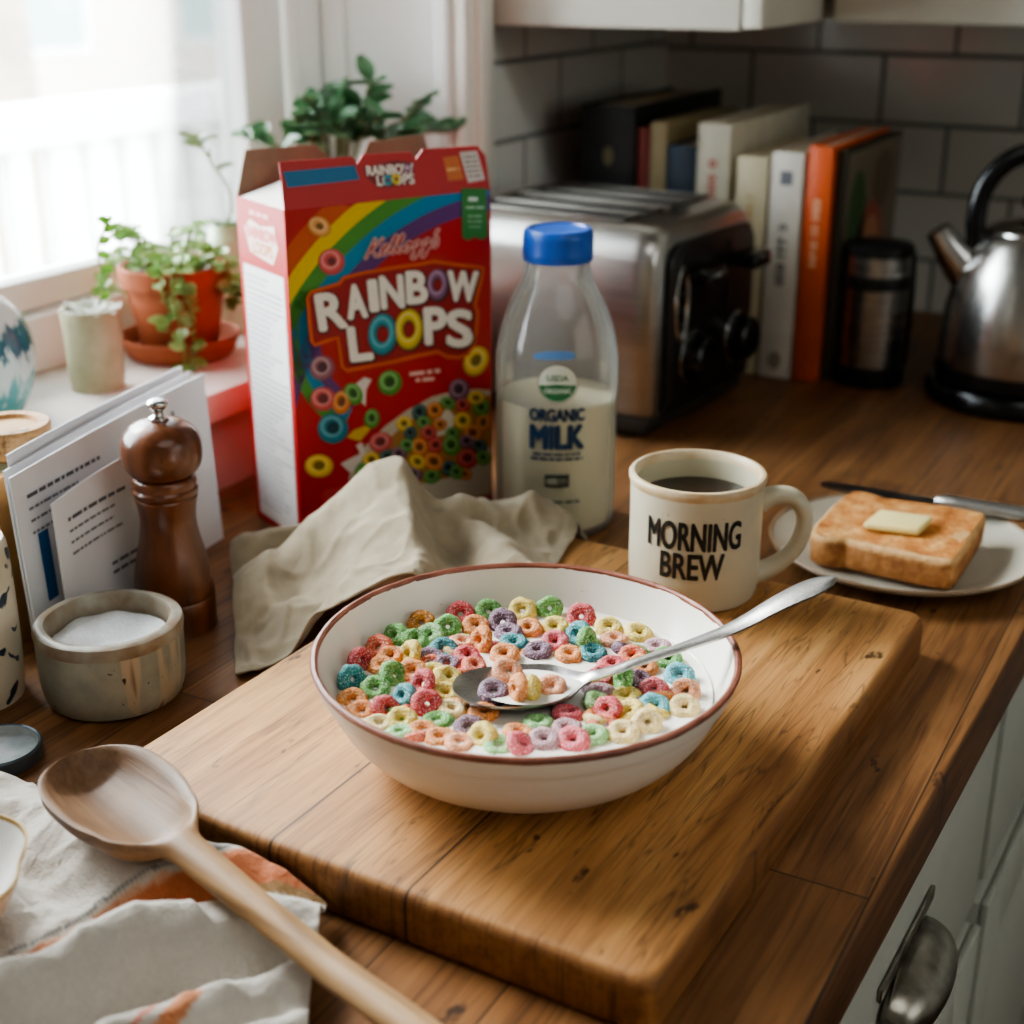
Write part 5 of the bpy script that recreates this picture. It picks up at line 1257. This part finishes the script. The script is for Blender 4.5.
for k in range(12):
    a = r5.uniform(0,2*pi); rr_ = r5.uniform(0.02,0.045); h = r5.uniform(0.075,0.098)
    vine([(0.3*rr_*cos(a),0.3*rr_*sin(a),0.062),(0.8*rr_*cos(a),0.8*rr_*sin(a),h),(1.2*rr_*cos(a),1.2*rr_*sin(a),h-0.004+0.01*r5.random())], 7, 0.0105)
for da, drop, out_ in ((-0.05,-0.035,0.055),(0.12,-0.01,0.053),(-0.2,0.02,0.052),(1.0,0.03,0.054),(0.9,0.045,0.056),(-1.6,0.04,0.054)):
    a = cam_a+da; vine([(0.025*cos(a),0.025*sin(a),0.066),(0.046*cos(a),0.046*sin(a),0.079),(out_*cos(a),out_*sin(a),0.055),(out_*cos(a+0.1),out_*sin(a+0.1),(0.055+drop)/2),(out_*cos(a-0.05),out_*sin(a-0.05),drop+0.004)], 16, 0.0125)
build('foliage', bm, leaf_mat('pale trailing leaves', (112,156,70), (186,204,150)), pp); build('stems', bs, pm('green stem', (120,140,70), 0.6, col2=(98,118,56), nscale=50), pp)

# small stoneware pot
sp_ = root('potted_succulent', 'small rough stoneware pot with a pale succulent on the sill', 'potted plant', (-0.7925,0.7790,SZ))
bm = bmesh.new(); lathe(bm, smoothprof([(0,0),(0.0185,0),(0.0200,0.002),(0.0212,0.02),(0.0222,0.045),(0.0226,0.060)],3)+[(0.0222,0.0625),(0.0200,0.0625),(0.0190,0.052)], 40, wob=lambda a, z: 1+0.03*noise.noise((cos(a)*1.5,sin(a)*1.5,z*40))); build('pot', bm, pm('rough celadon stoneware', (182,176,146), 0.55, col2=(158,150,116), nscale=40, bump=0.4, bscale=80, bdist=0.002), sp_)
bm = bmesh.new(); lathe(bm, [(0,0.0545),(0.0194,0.054)], 28); build('soil', bm, M_soil, sp_)
bm = bmesh.new()
for k in range(16):
    a = k*2.4; e_ = 0.25+0.05*(k % 5); L = 0.019 if k < 9 else 0.013
    leaf(bm, (0.003*cos(a),0.003*sin(a),0.056), (cos(a),sin(a),e_+(0.5 if k > 8 else 0)), (0,0,1), L*1.2, 0.010, 0.05)
build('rosette', bm, leaf_mat('silver rosette leaves', (204,206,196), (232,232,226), 0.4), sp_)
bm = bmesh.new(); bs = bmesh.new()
c = curve([(0.004,0.0,0.055),(0.010,0.006,0.08),(0.002,0.012,0.105),(0.010,0.018,0.125)],5); tube(bs, c, 0.0008, 6)
for i in range(9):
    p = Vector(c[min(len(c)-1, 3+i*2 if 3+i*2 < len(c) else len(c)-1)]); leaf(bm, p, rv(r5,0.5), (0.5,-0.6,0.6), 0.010, 0.0085, 0.2)
build('foliage', bm, leaf_mat('bright sprig leaves', (96,150,52), (134,180,76)), sp_); build('stem', bs, _cache['green stem'], sp_)

# sprig in a small pale jar
gj = root('sprig_jar', 'small pale green jar with one thin sprig by the window', 'jar', (-0.8150,0.9720,SZ))
bm = bmesh.new(); lathe(bm, smoothprof([(0,0),(0.017,0),(0.019,0.003),(0.0195,0.04),(0.0190,0.075),(0.0150,0.088),(0.0135,0.094)],3)+[(0.0115,0.094)], 36); build('jar_body', bm, pm('pale green ceramic', (198,214,180), 0.3, col2=(180,200,160), nscale=25), gj)
bm = bmesh.new(); bs = bmesh.new(); c = curve([(0,0,0.085),(0.003,0.004,0.12),(-0.008,-0.004,0.145),(-0.014,-0.012,0.166)],5); tube(bs, c, 0.0011, 6)
for k, i in enumerate((9,11,13,14,15,15)):
    a = k*2.1; leaf(bm, c[i], (cos(a),sin(a),0.45), (0.3,-0.6,0.7), 0.019, 0.008, 0.2)
for k in range(6):
    a = k*1.05; leaf(bm, (0.006*cos(a),0.006*sin(a),0.093), (cos(a),sin(a),0.5), (0,0,1), 0.017, 0.008, 0.3)
build('leaves', bm, leaf_mat('muted sprig leaves', (96,110,76), (124,138,98)), gj); build('stem', bs, _cache['green stem'], gj)

# big green plant behind the box
gp = root('potted_jade_plant', 'bushy dark green plant in a pot behind the cereal box', 'potted plant', (-0.7950,1.1050,SZ))
bm = bmesh.new(); lathe(bm, [(0,0),(0.036,0),(0.038,0.002),(0.047,0.075),(0.050,0.076),(0.0505,0.090),(0.046,0.090),(0.043,0.075)], 48); build('pot', bm, pm('white pot glaze', (222,222,214), 0.35, col2=(206,206,198), nscale=20), gp)
bm = bmesh.new(); lathe(bm, [(0,0.080),(0.0440,0.078)], 32); build('soil', bm, M_soil, gp)
bm = bmesh.new(); bs = bmesh.new(); r8 = random.Random(21)
for k in range(17):
    a = 2*pi*k/17+r8.uniform(-0.2,0.2); sp0 = r8.uniform(0.02,0.078); h = 0.192-0.5*max(0,sp0-0.045)+r8.uniform(-0.03,0.006)
    if abs(a-pi) < 0.8: sp0 *= 0.55
    tip = Vector((sp0*cos(a), sp0*sin(a), h)); c = curve([(0.008*cos(a),0.008*sin(a),0.08),tuple(tip*0.55+Vector((0,0,0.055))),tuple(tip)],6); tube(bs, c, [0.0022-0.0012*i/(len(c)-1) for i in range(len(c))], 7)
    for j in range(6):
        i = len(c)-1-j*1; d = rv(r8,0.5)+Vector((0.7*cos(a),0.7*sin(a),0.1)); leaf(bm, c[max(i,4)], d, (r8.uniform(-0.3,0.6),r8.uniform(-0.6,0.1),0.8), r8.uniform(0.021,0.029), r8.uniform(0.017,0.023), 0.12)
for tipp in ((0.085,0.07,0.158),(0.070,0.050,0.188),(0.025,0.03,0.204)):
    c = curve([(0.01,0.005,0.08),(tipp[0]*0.6,tipp[1]*0.6,0.15),tipp],6); tube(bs, c, 0.0016, 7)
    for j in range(6): leaf(bm, c[-1-j], rv(r8,0.4)+Vector((0.5,0.4,0.2)), (0.2,-0.4,0.8), 0.028, 0.017, 0.1)
build('foliage', bm, leaf_mat('dark jade leaves', (46,86,48), (104,142,104), 0.3, 0.15), gp); build('stems', bs, pm('jade stem', (104,110,66), 0.7, col2=(86,88,54), nscale=40), gp)

# ================================================================== CLOTHS
def linen_mat(name, c1, c2, weave=900, attr=False, bs=0.55, bd=0.0012, gs=600, wa=0.25):
    t = NT(name); tc = t.n('ShaderNodeTexCoord'); v = tc.outputs['UV']
    sp3 = t.n('ShaderNodeSeparateXYZ'); t.l(v, sp3.inputs[0])
    wx = t.math('SINE', t.math('MULTIPLY', sp3.outputs[0], weave)); wy = t.math('SINE', t.math('MULTIPLY', sp3.outputs[1], weave)); wv = t.math('MULTIPLY', wx, wy)
    f = t.noise(tc.outputs['Object'], 60, 4); g = t.noise(tc.outputs['Object'], gs, 3, 0.7)
    if attr:
        a = t.n('ShaderNodeAttribute'); a.attribute_name = 'Col'; c = a.outputs['Color']
    else: c = t.ramp(f, [(0.3, C4(c1)), (0.7, C4(c2))])
    c = t.mix(0.35, c, t.ramp(g, [(0.3,(0.72,0.70,0.68)),(0.7,(1,1,1))]), 'MULTIPLY')
    h = t.math('ADD', t.math('MULTIPLY', wv, wa), t.math('ADD', t.math('MULTIPLY', f, 1.6), g))
    t.pbr(c, 0.92, 0.0, t.bump(h, bs, bd), Sheen_Weight=0.15); return t.m
def cloth(name, NU, NV, pos, height, mat, label, cat, colfn=None, thick=0.0014):
    """pos(u,v)->(x,y) footprint, height(x,y,u,v)->z"""
    bm = bmesh.new(); uvl = bm.loops.layers.uv.new('UVMap'); cl = bm.loops.layers.float_color.new('Col')
    V = []; cen = Vector(pos(0.5,0.5)).to_3d()
    for i in range(NU+1):
        V.append([])
        for j in range(NV+1):
            u, v = i/NU, j/NV; p = pos(u, v); x, y = p[0], p[1]
            V[-1].append((bm.verts.new((x-cen.x, y-cen.y, height(x, y, u, v))), u, v))
    for i in range(NU):
        for j in range(NV):
            q = (V[i][j], V[i+1][j], V[i+1][j+1], V[i][j+1]); f = bm.faces.new([a[0] for a in q])
            for lp, a in zip(f.loops, q):
                lp[uvl].uv = (a[1], a[2]); lp[cl] = C4(colfn(a[1], a[2])) if colfn else (1,1,1,1)
    o = build(name, bm, mat, loc=(cen.x,cen.y,0.0006), sharp=180)
    mod_solid(o, thick, 1); mod_sub(o, 1); return tag(o, label, cat)
def seg_d(p, a, b):
    ax, ay = a; bx_, by_ = b; dx, dy = bx_-ax, by_-ay; L2 = dx*dx+dy*dy
    t = max(0, min(1, ((p[0]-ax)*dx+(p[1]-ay)*dy)/L2)); qx, qy = ax+t*dx, ay+t*dy
    side = (p[0]-ax)*dy-(p[1]-ay)*dx
    return sqrt((p[0]-qx)**2+(p[1]-qy)**2), t, side
def ridge(p, line, wl, wr):
    """line: [(x,y,h)...]; widths on either side"""
    best = 0
    for a, b in zip(line, line[1:]):
        d, t, s = seg_d(p, a[:2], b[:2]); h = a[2]+(b[2]-a[2])*t; w = wr if s > 0 else wl
        best = max(best, h*exp(-(d/w)**2))
    return best
def bil(c, u, v):
    (x0,y0),(x1,y1),(x2,y2),(x3,y3) = c
    return (x0*(1-u)*(1-v)+x1*u*(1-v)+x2*u*v+x3*(1-u)*v, y0*(1-u)*(1-v)+y1*u*(1-v)+y2*u*v+y3*(1-u)*v)
def in_board(x, y, m=0.006):
    dx, dy = x+0.3105, y-0.6165; a = radians(1.7); lx, ly = dx*cos(a)-dy*sin(a), dx*sin(a)+dy*cos(a)
    d = max(abs(lx)-BW/2, abs(ly)-BL_/2); t = max(0, min(1, (0.018-d)/0.018)); return t*t*(3-2*t)
# --- beige napkin behind the bowl
def nap_pos(u, v):
    c = bil(((-0.503,0.578),(-0.372,0.705),(-0.400,0.842),(-0.612,0.712)), u, v)
    x, y = c
    k = sin(pi*u)*v; x += 0.018*k*1.0; y -= 0.004*k           # back edge stays clear of the box
    k2 = sin(pi*u)*(1-v); x += -0.004*k2; y += -0.014*k2
    x += 0.004*noise.noise((u*5,v*5,0.3)); y += 0.004*noise.noise((u*5,v*5,7.3))
    return (x, y)
def nap_h(x, y, u, v):
    p = (x, y); b = 0.0285*in_board(x, y)
    hs = [ridge(p, [(-0.492,0.742,0.079),(-0.462,0.706,0.071),(-0.425,0.655,0.056),(-0.41,0.63,0.03)], 0.017, 0.060),
          ridge(p, [(-0.490,0.742,0.072),(-0.530,0.705,0.052),(-0.548,0.665,0.030)], 0.040, 0.030),
          ridge(p, [(-0.462,0.764,0.056),(-0.447,0.783,0.052),(-0.428,0.806,0.046),(-0.412,0.826,0.030)], 0.024, 0.020),
          ridge(p, [(-0.440,0.755,0.036),(-0.405,0.728,0.042),(-0.376,0.715,0.026)], 0.017, 0.016),
          ridge(p, [(-0.560,0.742,0.034),(-0.595,0.705,0.026)], 0.018, 0.022),
          ridge(p, [(-0.500,0.640,0.022),(-0.465,0.612,0.016)], 0.022, 0.022)]
    z = sum(h**4 for h in hs)**0.25
    z = max(z, 0)+b*max(0.0, 1-z/0.06)
    rg = lambda s, q, k: max(0.0, 1-2.2*abs(noise.noise((x*s+0.4*y*s, y*s-0.3*x*s, q))))**k
    w = 0.0045*noise.noise((x*26,y*26,1.0))+0.0042*rg(19,3.1,2.5)+0.0026*rg(38,6.7,2.5)+0.0016*noise.noise((x*80,y*80,4.0))-0.002
    # crisp little pleats near the back fold
    w += 0.0012*sin(180*(x*0.6-y*0.8))*exp(-((u-0.05)/0.12)**2)
    edge = min(1, min(u,1-u,v,1-v)/0.06)
    hem = 0.0007 if min(u,1-u,v,1-v) < 0.035 else 0.0
    return max(b+0.0008, z+w*(0.4+0.6*edge)+hem, 0.0008)
cloth('linen_napkin', 120, 100, nap_pos, nap_h, linen_mat('natural linen', (156,142,118), (176,162,138), 1500), 'crumpled beige linen napkin heaped behind the cereal bowl', 'napkin')
WL = 0.315; HL, HW = 0.080, 0.0298
def ww(s):
    hw = lambda u: HW*max(0.0, 1-abs(2*u**0.92-1)**2.3)**0.5
    u = s/HL
    if u < 0.78: return max(0.002, hw(u))
    if u < 1.20: return 0.0086+(hw(0.78)-0.0086)*(0.5+0.5*cos(pi*(u-0.78)/0.42))
    return 0.0086-0.0014*min(1,(s-1.2*HL)/0.05)+0.0014*max(0,(s-0.17)/0.14)
def wz(s): return 0.0465-0.0155*min(1,max(0,(s-0.02)/0.17))-0.002*max(0,(s-0.19)/0.1)
# --- striped tea towel at the front
def tow_pos(u, v):
    x, y = bil(((-0.425,0.225),(-0.262,0.318),(-0.322,0.4175),(-0.570,0.440)), u, v)
    y = y-0.012*sin(pi*u)*v
    x += 0.004*noise.noise((u*4,v*4,2.3)); y += 0.003*noise.noise((u*4,v*4,9.3))
    return (x, min(y, 0.420-0.03*max(0,(x+0.30))*2 if x > -0.475 else 0.46))
ROLL = [(-0.402,0.278),(-0.388,0.303),(-0.368,0.352),(-0.336,0.386),(-0.312,0.400)]
def tow_h(x, y, u, v):
    p = (x, y)
    hs = [ridge(p, [(c_[0],c_[1],h_) for c_, h_ in zip(ROLL, (0.027,0.030,0.031,0.029,0.022))], 0.0150, 0.0210),
          ridge(p, [(-0.560,0.390,0.012),(-0.480,0.410,0.016),(-0.430,0.402,0.024),(-0.395,0.408,0.024),(-0.350,0.416,0.016)], 0.026, 0.030),
          ridge(p, [(-0.352,0.286,0.017),(-0.322,0.338,0.018),(-0.298,0.380,0.013)], 0.010, 0.014),
          ridge(p, [(-0.332,0.275,0.010),(-0.300,0.330,0.012),(-0.283,0.355,0.008)], 0.008, 0.012),
          ridge(p, [(-0.520,0.345,0.012),(-0.455,0.352,0.014)], 0.016, 0.02)]
    z = sum(h**4 for h in hs)**0.25
    rg = lambda s, q, k: max(0.0, 1-2.2*abs(noise.noise((x*s-0.5*y*s, y*s+0.4*x*s, q))))**k
    w = 0.0040*noise.noise((x*30,y*30,1.7))+0.0034*rg(20,2.2,2)+0.0016*rg(44,5.5,2)+0.0013*noise.noise((x*70,y*70,8.4))+0.0009*noise.noise((x*130,y*130,4.4))-0.001
    z = max(z+w+0.003, 0.0008)
    ca_, sa_ = cos(radians(-15.0)), sin(radians(-15.0)); dx, dy = x+0.4640, y-0.4125; s = dx*ca_+dy*sa_; l = -dx*sa_+dy*ca_
    if -0.012 < s < WL+0.01:                       # the wooden spoon presses the cloth down
        sc_2 = min(max(s,0.002),WL-0.002); k = max(0, min(1, (0.090-s)/0.022)); zm = wz(sc_2)-(0.0175*k+0.0066*(1-k))-0.0034
        f = max(0.0, min(1.0, (abs(l)-ww(sc_2)-0.004)/0.012)); z = min(z, max(zm, 0.0008)+f*0.05)
    dd = sqrt((x+0.458)**2+(y-0.310)**2)           # and so does the dish
    if dd < 0.062: z = min(z, 0.0135+max(0, dd-0.036)*0.6)
    return z
def tow_col(u, v):
    base = (198,192,182); p = tow_pos(u, v); best = (9, 0)
    for A_, B_ in zip(ROLL, ROLL[1:]):
        d, tt, s = seg_d(p, A_, B_)
        if d < best[0]: best = (d, s)
    d = best[0]+0.0012*noise.noise((u*14,v*14,3))
    if best[1] < 0:
        if 0.0240 < d < 0.0400: return (190,112,72)
        if 0.0400 <= d < 0.0418: return (204,160,130)
        if 0.0440 < d < 0.0456: return (118,122,122)
        if 0.0190 < d < 0.0240: return (150,118,78)
    q = u-0.5*v
    if 0.55 < q < 0.565 and v < 0.35: return (200,122,102)
    if 0.585 < q < 0.63 and v < 0.35: return (196,130,90)
    return base
cloth('tea_towel', 120, 100, tow_pos, tow_h, linen_mat('striped towelling', None, None, 900, True, 0.55, 0.0022, 330, 0.0), 'rumpled grey tea towel with rust stripes under the wooden spoon', 'tea towel', tow_col, 0.0018)

# ================================================================== WOODEN SPOON
ws = root('wooden_spoon', 'worn wooden spoon lying across the striped tea towel', 'wooden spoon', (-0.4640,0.4125,0.0), radians(-15.0))
WL = 0.315
bm = bmesh.new(); NS, NA = 90, 28; rings = []
for i in range(NS+1):
    s = 0.0004+(WL-0.0008)*i/NS; w = ww(s)
    if s > WL-0.010: w *= sqrt(max(0.02, 1-((s-(WL-0.010))/0.010)**2))
    bowlk = max(0, min(1, (0.090-s)/0.022)); bowlk = bowlk*bowlk*(3-2*bowlk)
    ring = []
    for k in range(NA):
        a = 2*pi*k/NA; y = w*cos(a); t_ = cos(a)
        if sin(a) >= 0:
            hollow = -0.0135*bowlk*max(0, 1-(t_/0.90)**2)*min(1, s/0.014) if abs(t_) < 0.90 else 0
            z = (0.0062*sin(a))*(1-bowlk)+hollow+0.0012*bowlk
        else: z = sin(a)*(0.0062*(1-bowlk)+0.0170*bowlk*min(1, 0.35+s/0.03))
        ring.append((s, y, wz(s)+z))
    rings.append(ring)
loft(bm, rings)
t = NT('worn spoon wood'); tc = t.n('ShaderNodeTexCoord'); sp3 = t.n('ShaderNodeSeparateXYZ'); t.l(tc.outputs['Object'], sp3.inputs[0])
v = t.coords((8,160,160)); f = t.noise(v, 1.2, 5, 0.6, 0.5); big = t.noise(tc.outputs['Object'], 40, 3)
c = t.ramp(f, [(0.25, C4((118,86,54))), (0.5, C4((162,126,86))), (0.75, C4((190,156,114)))])
bk = t.ramp(sp3.outputs[0], [(0.0,(1,1,1)),(0.115,(0,0,0))]); 
zz = t.math('LESS_THAN', t.math('ADD', sp3.outputs[2], t.math('MULTIPLY', sp3.outputs[0], 0.09)), 0.0485)
bkm = t.math('MULTIPLY', t.ramp(sp3.outputs[0], [(0.0,(1,1,1)),(0.085,(0.62,0.62,0.62)),(0.125,(0,0,0))]), t.math('MULTIPLY_ADD', big, 0.7, 0.50))
c = t.mix(bkm, c, t.mix(f, C4((58,34,22)), C4((116,82,58))))
t.pbr(c, t.math('MULTIPLY_ADD', f, 0.2, 0.42), 0.0, t.bump(f, 0.35, 0.0008))
build('spoon_wood', bm, t.m, ws, sharp=70)

# ================================================================== WHITE DISH AT THE FRONT
dh = root('ceramic_dish', 'white dish with a wavy gilt rim and red pattern on the tea towel', 'dish', (-0.4580,0.3100,0.0175))
wv = lambda a, z: 1+0.03*sin(7*a)*min(1, max(0, z/0.02))+0.012*noise.noise((cos(a)*3,sin(a)*3,0))
bm = bmesh.new(); lathe(bm, smoothprof([(0,0.001),(0.026,0.001),(0.028,0.0),(0.033,0.004),(0.044,0.016),(0.0505,0.030)],3), 96, wob=wv)
t = NT('red flowered glaze'); v = t.coords(); f = t.noise(v, 60, 2, 0.5, 0.8); c = t.mix(t.ramp(f, [(0.54,(0,0,0)),(0.60,(1,1,1))]), C4((214,186,160)), C4((168,52,44))); t.pbr(c, 0.25)
build('outer_wall', bm, t.m, dh)
bm = bmesh.new(); lathe(bm, smoothprof([(0.0490,0.0300),(0.043,0.0180),(0.032,0.0075),(0.022,0.0045),(0,0.0040)],3), 96, wob=wv); build('inner_wall', bm, pm('white china', (240,238,234), 0.15, col2=(234,232,228), nscale=10), dh)
bm = bmesh.new(); lathe(bm, [(0.0505,0.030),(0.0508,0.0315),(0.0496,0.0318),(0.0490,0.0300)], 96, wob=wv); build('rim', bm, pm('gilt rim', (156,124,72), 0.35, 0.4, col2=(190,164,112), nscale=60), dh)

# ================================================================== LIGHT
w = bpy.data.worlds.new('overcast sky'); bpy.context.scene.world = w; w.use_nodes = True; nt = w.node_tree; nt.nodes.clear()
wo = nt.nodes.new('ShaderNodeOutputWorld'); bg = nt.nodes.new('ShaderNodeBackground'); tc = nt.nodes.new('ShaderNodeTexCoord'); sx_ = nt.nodes.new('ShaderNodeSeparateXYZ'); rp = nt.nodes.new('ShaderNodeValToRGB')
nt.links.new(tc.outputs['Generated'], sx_.inputs[0]); nt.links.new(sx_.outputs[2], rp.inputs[0])
rp.color_ramp.elements[0].position = 0.0; rp.color_ramp.elements[0].color = (0.69,0.75,0.78,1); rp.color_ramp.elements[1].position = 0.7; rp.color_ramp.elements[1].color = (0.87,0.95,1.0,1)
nt.links.new(rp.outputs[0], bg.inputs[0]); bg.inputs[1].default_value = 26.0; nt.links.new(bg.outputs[0], wo.inputs[0])
def light(name, typ, loc, rot, energy, col=(1,1,1), **kw):
    l = bpy.data.lights.new(name, typ); l.energy = energy; l.color = col
    for k, v_ in kw.items(): setattr(l, k, v_)
    o = bpy.data.objects.new(name, l); COL.objects.link(o); o.location = (loc[0],loc[1],loc[2]+Z0); o.rotation_euler = rot; return o
d = Vector((0.90,-0.26,-0.80)).normalized()
sun = light('hazy_sun', 'SUN', (-3,2,3), d.to_track_quat('-Z','Y').to_euler(), 5.0, (1.0,0.96,0.9), angle=radians(26))
pt = light('window_portal', 'AREA', (-0.955,(WY0+WY1)/2,(WZ0+WZ1)/2), (0,radians(-90),0), 1.0, shape='RECTANGLE', size=WZ1-WZ0, size_y=WY1-WY0)
pt.data.cycles.is_portal = True
pt2 = light('window_portal', 'AREA', (-0.955,(V0+V1)/2,(VZ0+VZ1)/2), (0,radians(-90),0), 1.0, shape='RECTANGLE', size=VZ1-VZ0, size_y=V1-V0)
pt2.data.cycles.is_portal = True
light('overhead_fill', 'AREA', (0.9,-0.2,1.48), (0,0,0), 9.5, (0.98,1.0,0.95), shape='DISK', size=1.6)  # added soft fill from above, not a known lamp of the kitchen
light('room_side_fill', 'AREA', (2.2,0.5,0.75), (0,radians(90),0), 8.0, (0.97,1.0,0.96), shape='RECTANGLE', size=1.2, size_y=1.6)  # invented fill that lifts the sash, drawers and other room-facing sides

d2 = (Vector((-0.86,1.13,0.33))-Vector((0.55,0.25,1.4))).normalized()
light('window_jamb_fill', 'SPOT', (0.55,0.25,1.4), d2.to_track_quat('-Z','Y').to_euler(), 26.0, (0.95,0.99,1.0), spot_size=radians(24), spot_blend=1.0, shadow_soft_size=0.08)  # added spot to brighten the window jamb and reveal, no real fitting
# ================================================================== CAMERA
cam = bpy.data.cameras.new('camera'); co = bpy.data.objects.new('camera', cam); COL.objects.link(co)
co.location = (0,0,0.40+Z0); co.rotation_euler = (radians(90-21.4), 0, radians(28.7))
cam.sensor_width = 36.0; cam.lens = 36.0*1422/1024; cam.clip_start = 0.02; cam.clip_end = 200
cam.dof.use_dof = True; cam.dof.focus_distance = 0.74; cam.dof.aperture_fstop = 6.0; cam.dof.aperture_blades = 0
sc = bpy.context.scene; sc.camera = co
sc.view_settings.view_transform = 'AgX'; sc.view_settings.look = 'AgX - Medium High Contrast'; sc.view_settings.exposure = 0.08
sc.cycles.use_denoising = True; sc.cycles.max_bounces = 9; sc.cycles.diffuse_bounces = 5; sc.cycles.glossy_bounces = 4; sc.cycles.transparent_max_bounces = 12
sc.cycles.caustics_reflective = False; sc.cycles.caustics_refractive = False; sc.cycles.sample_clamp_indirect = 4.0
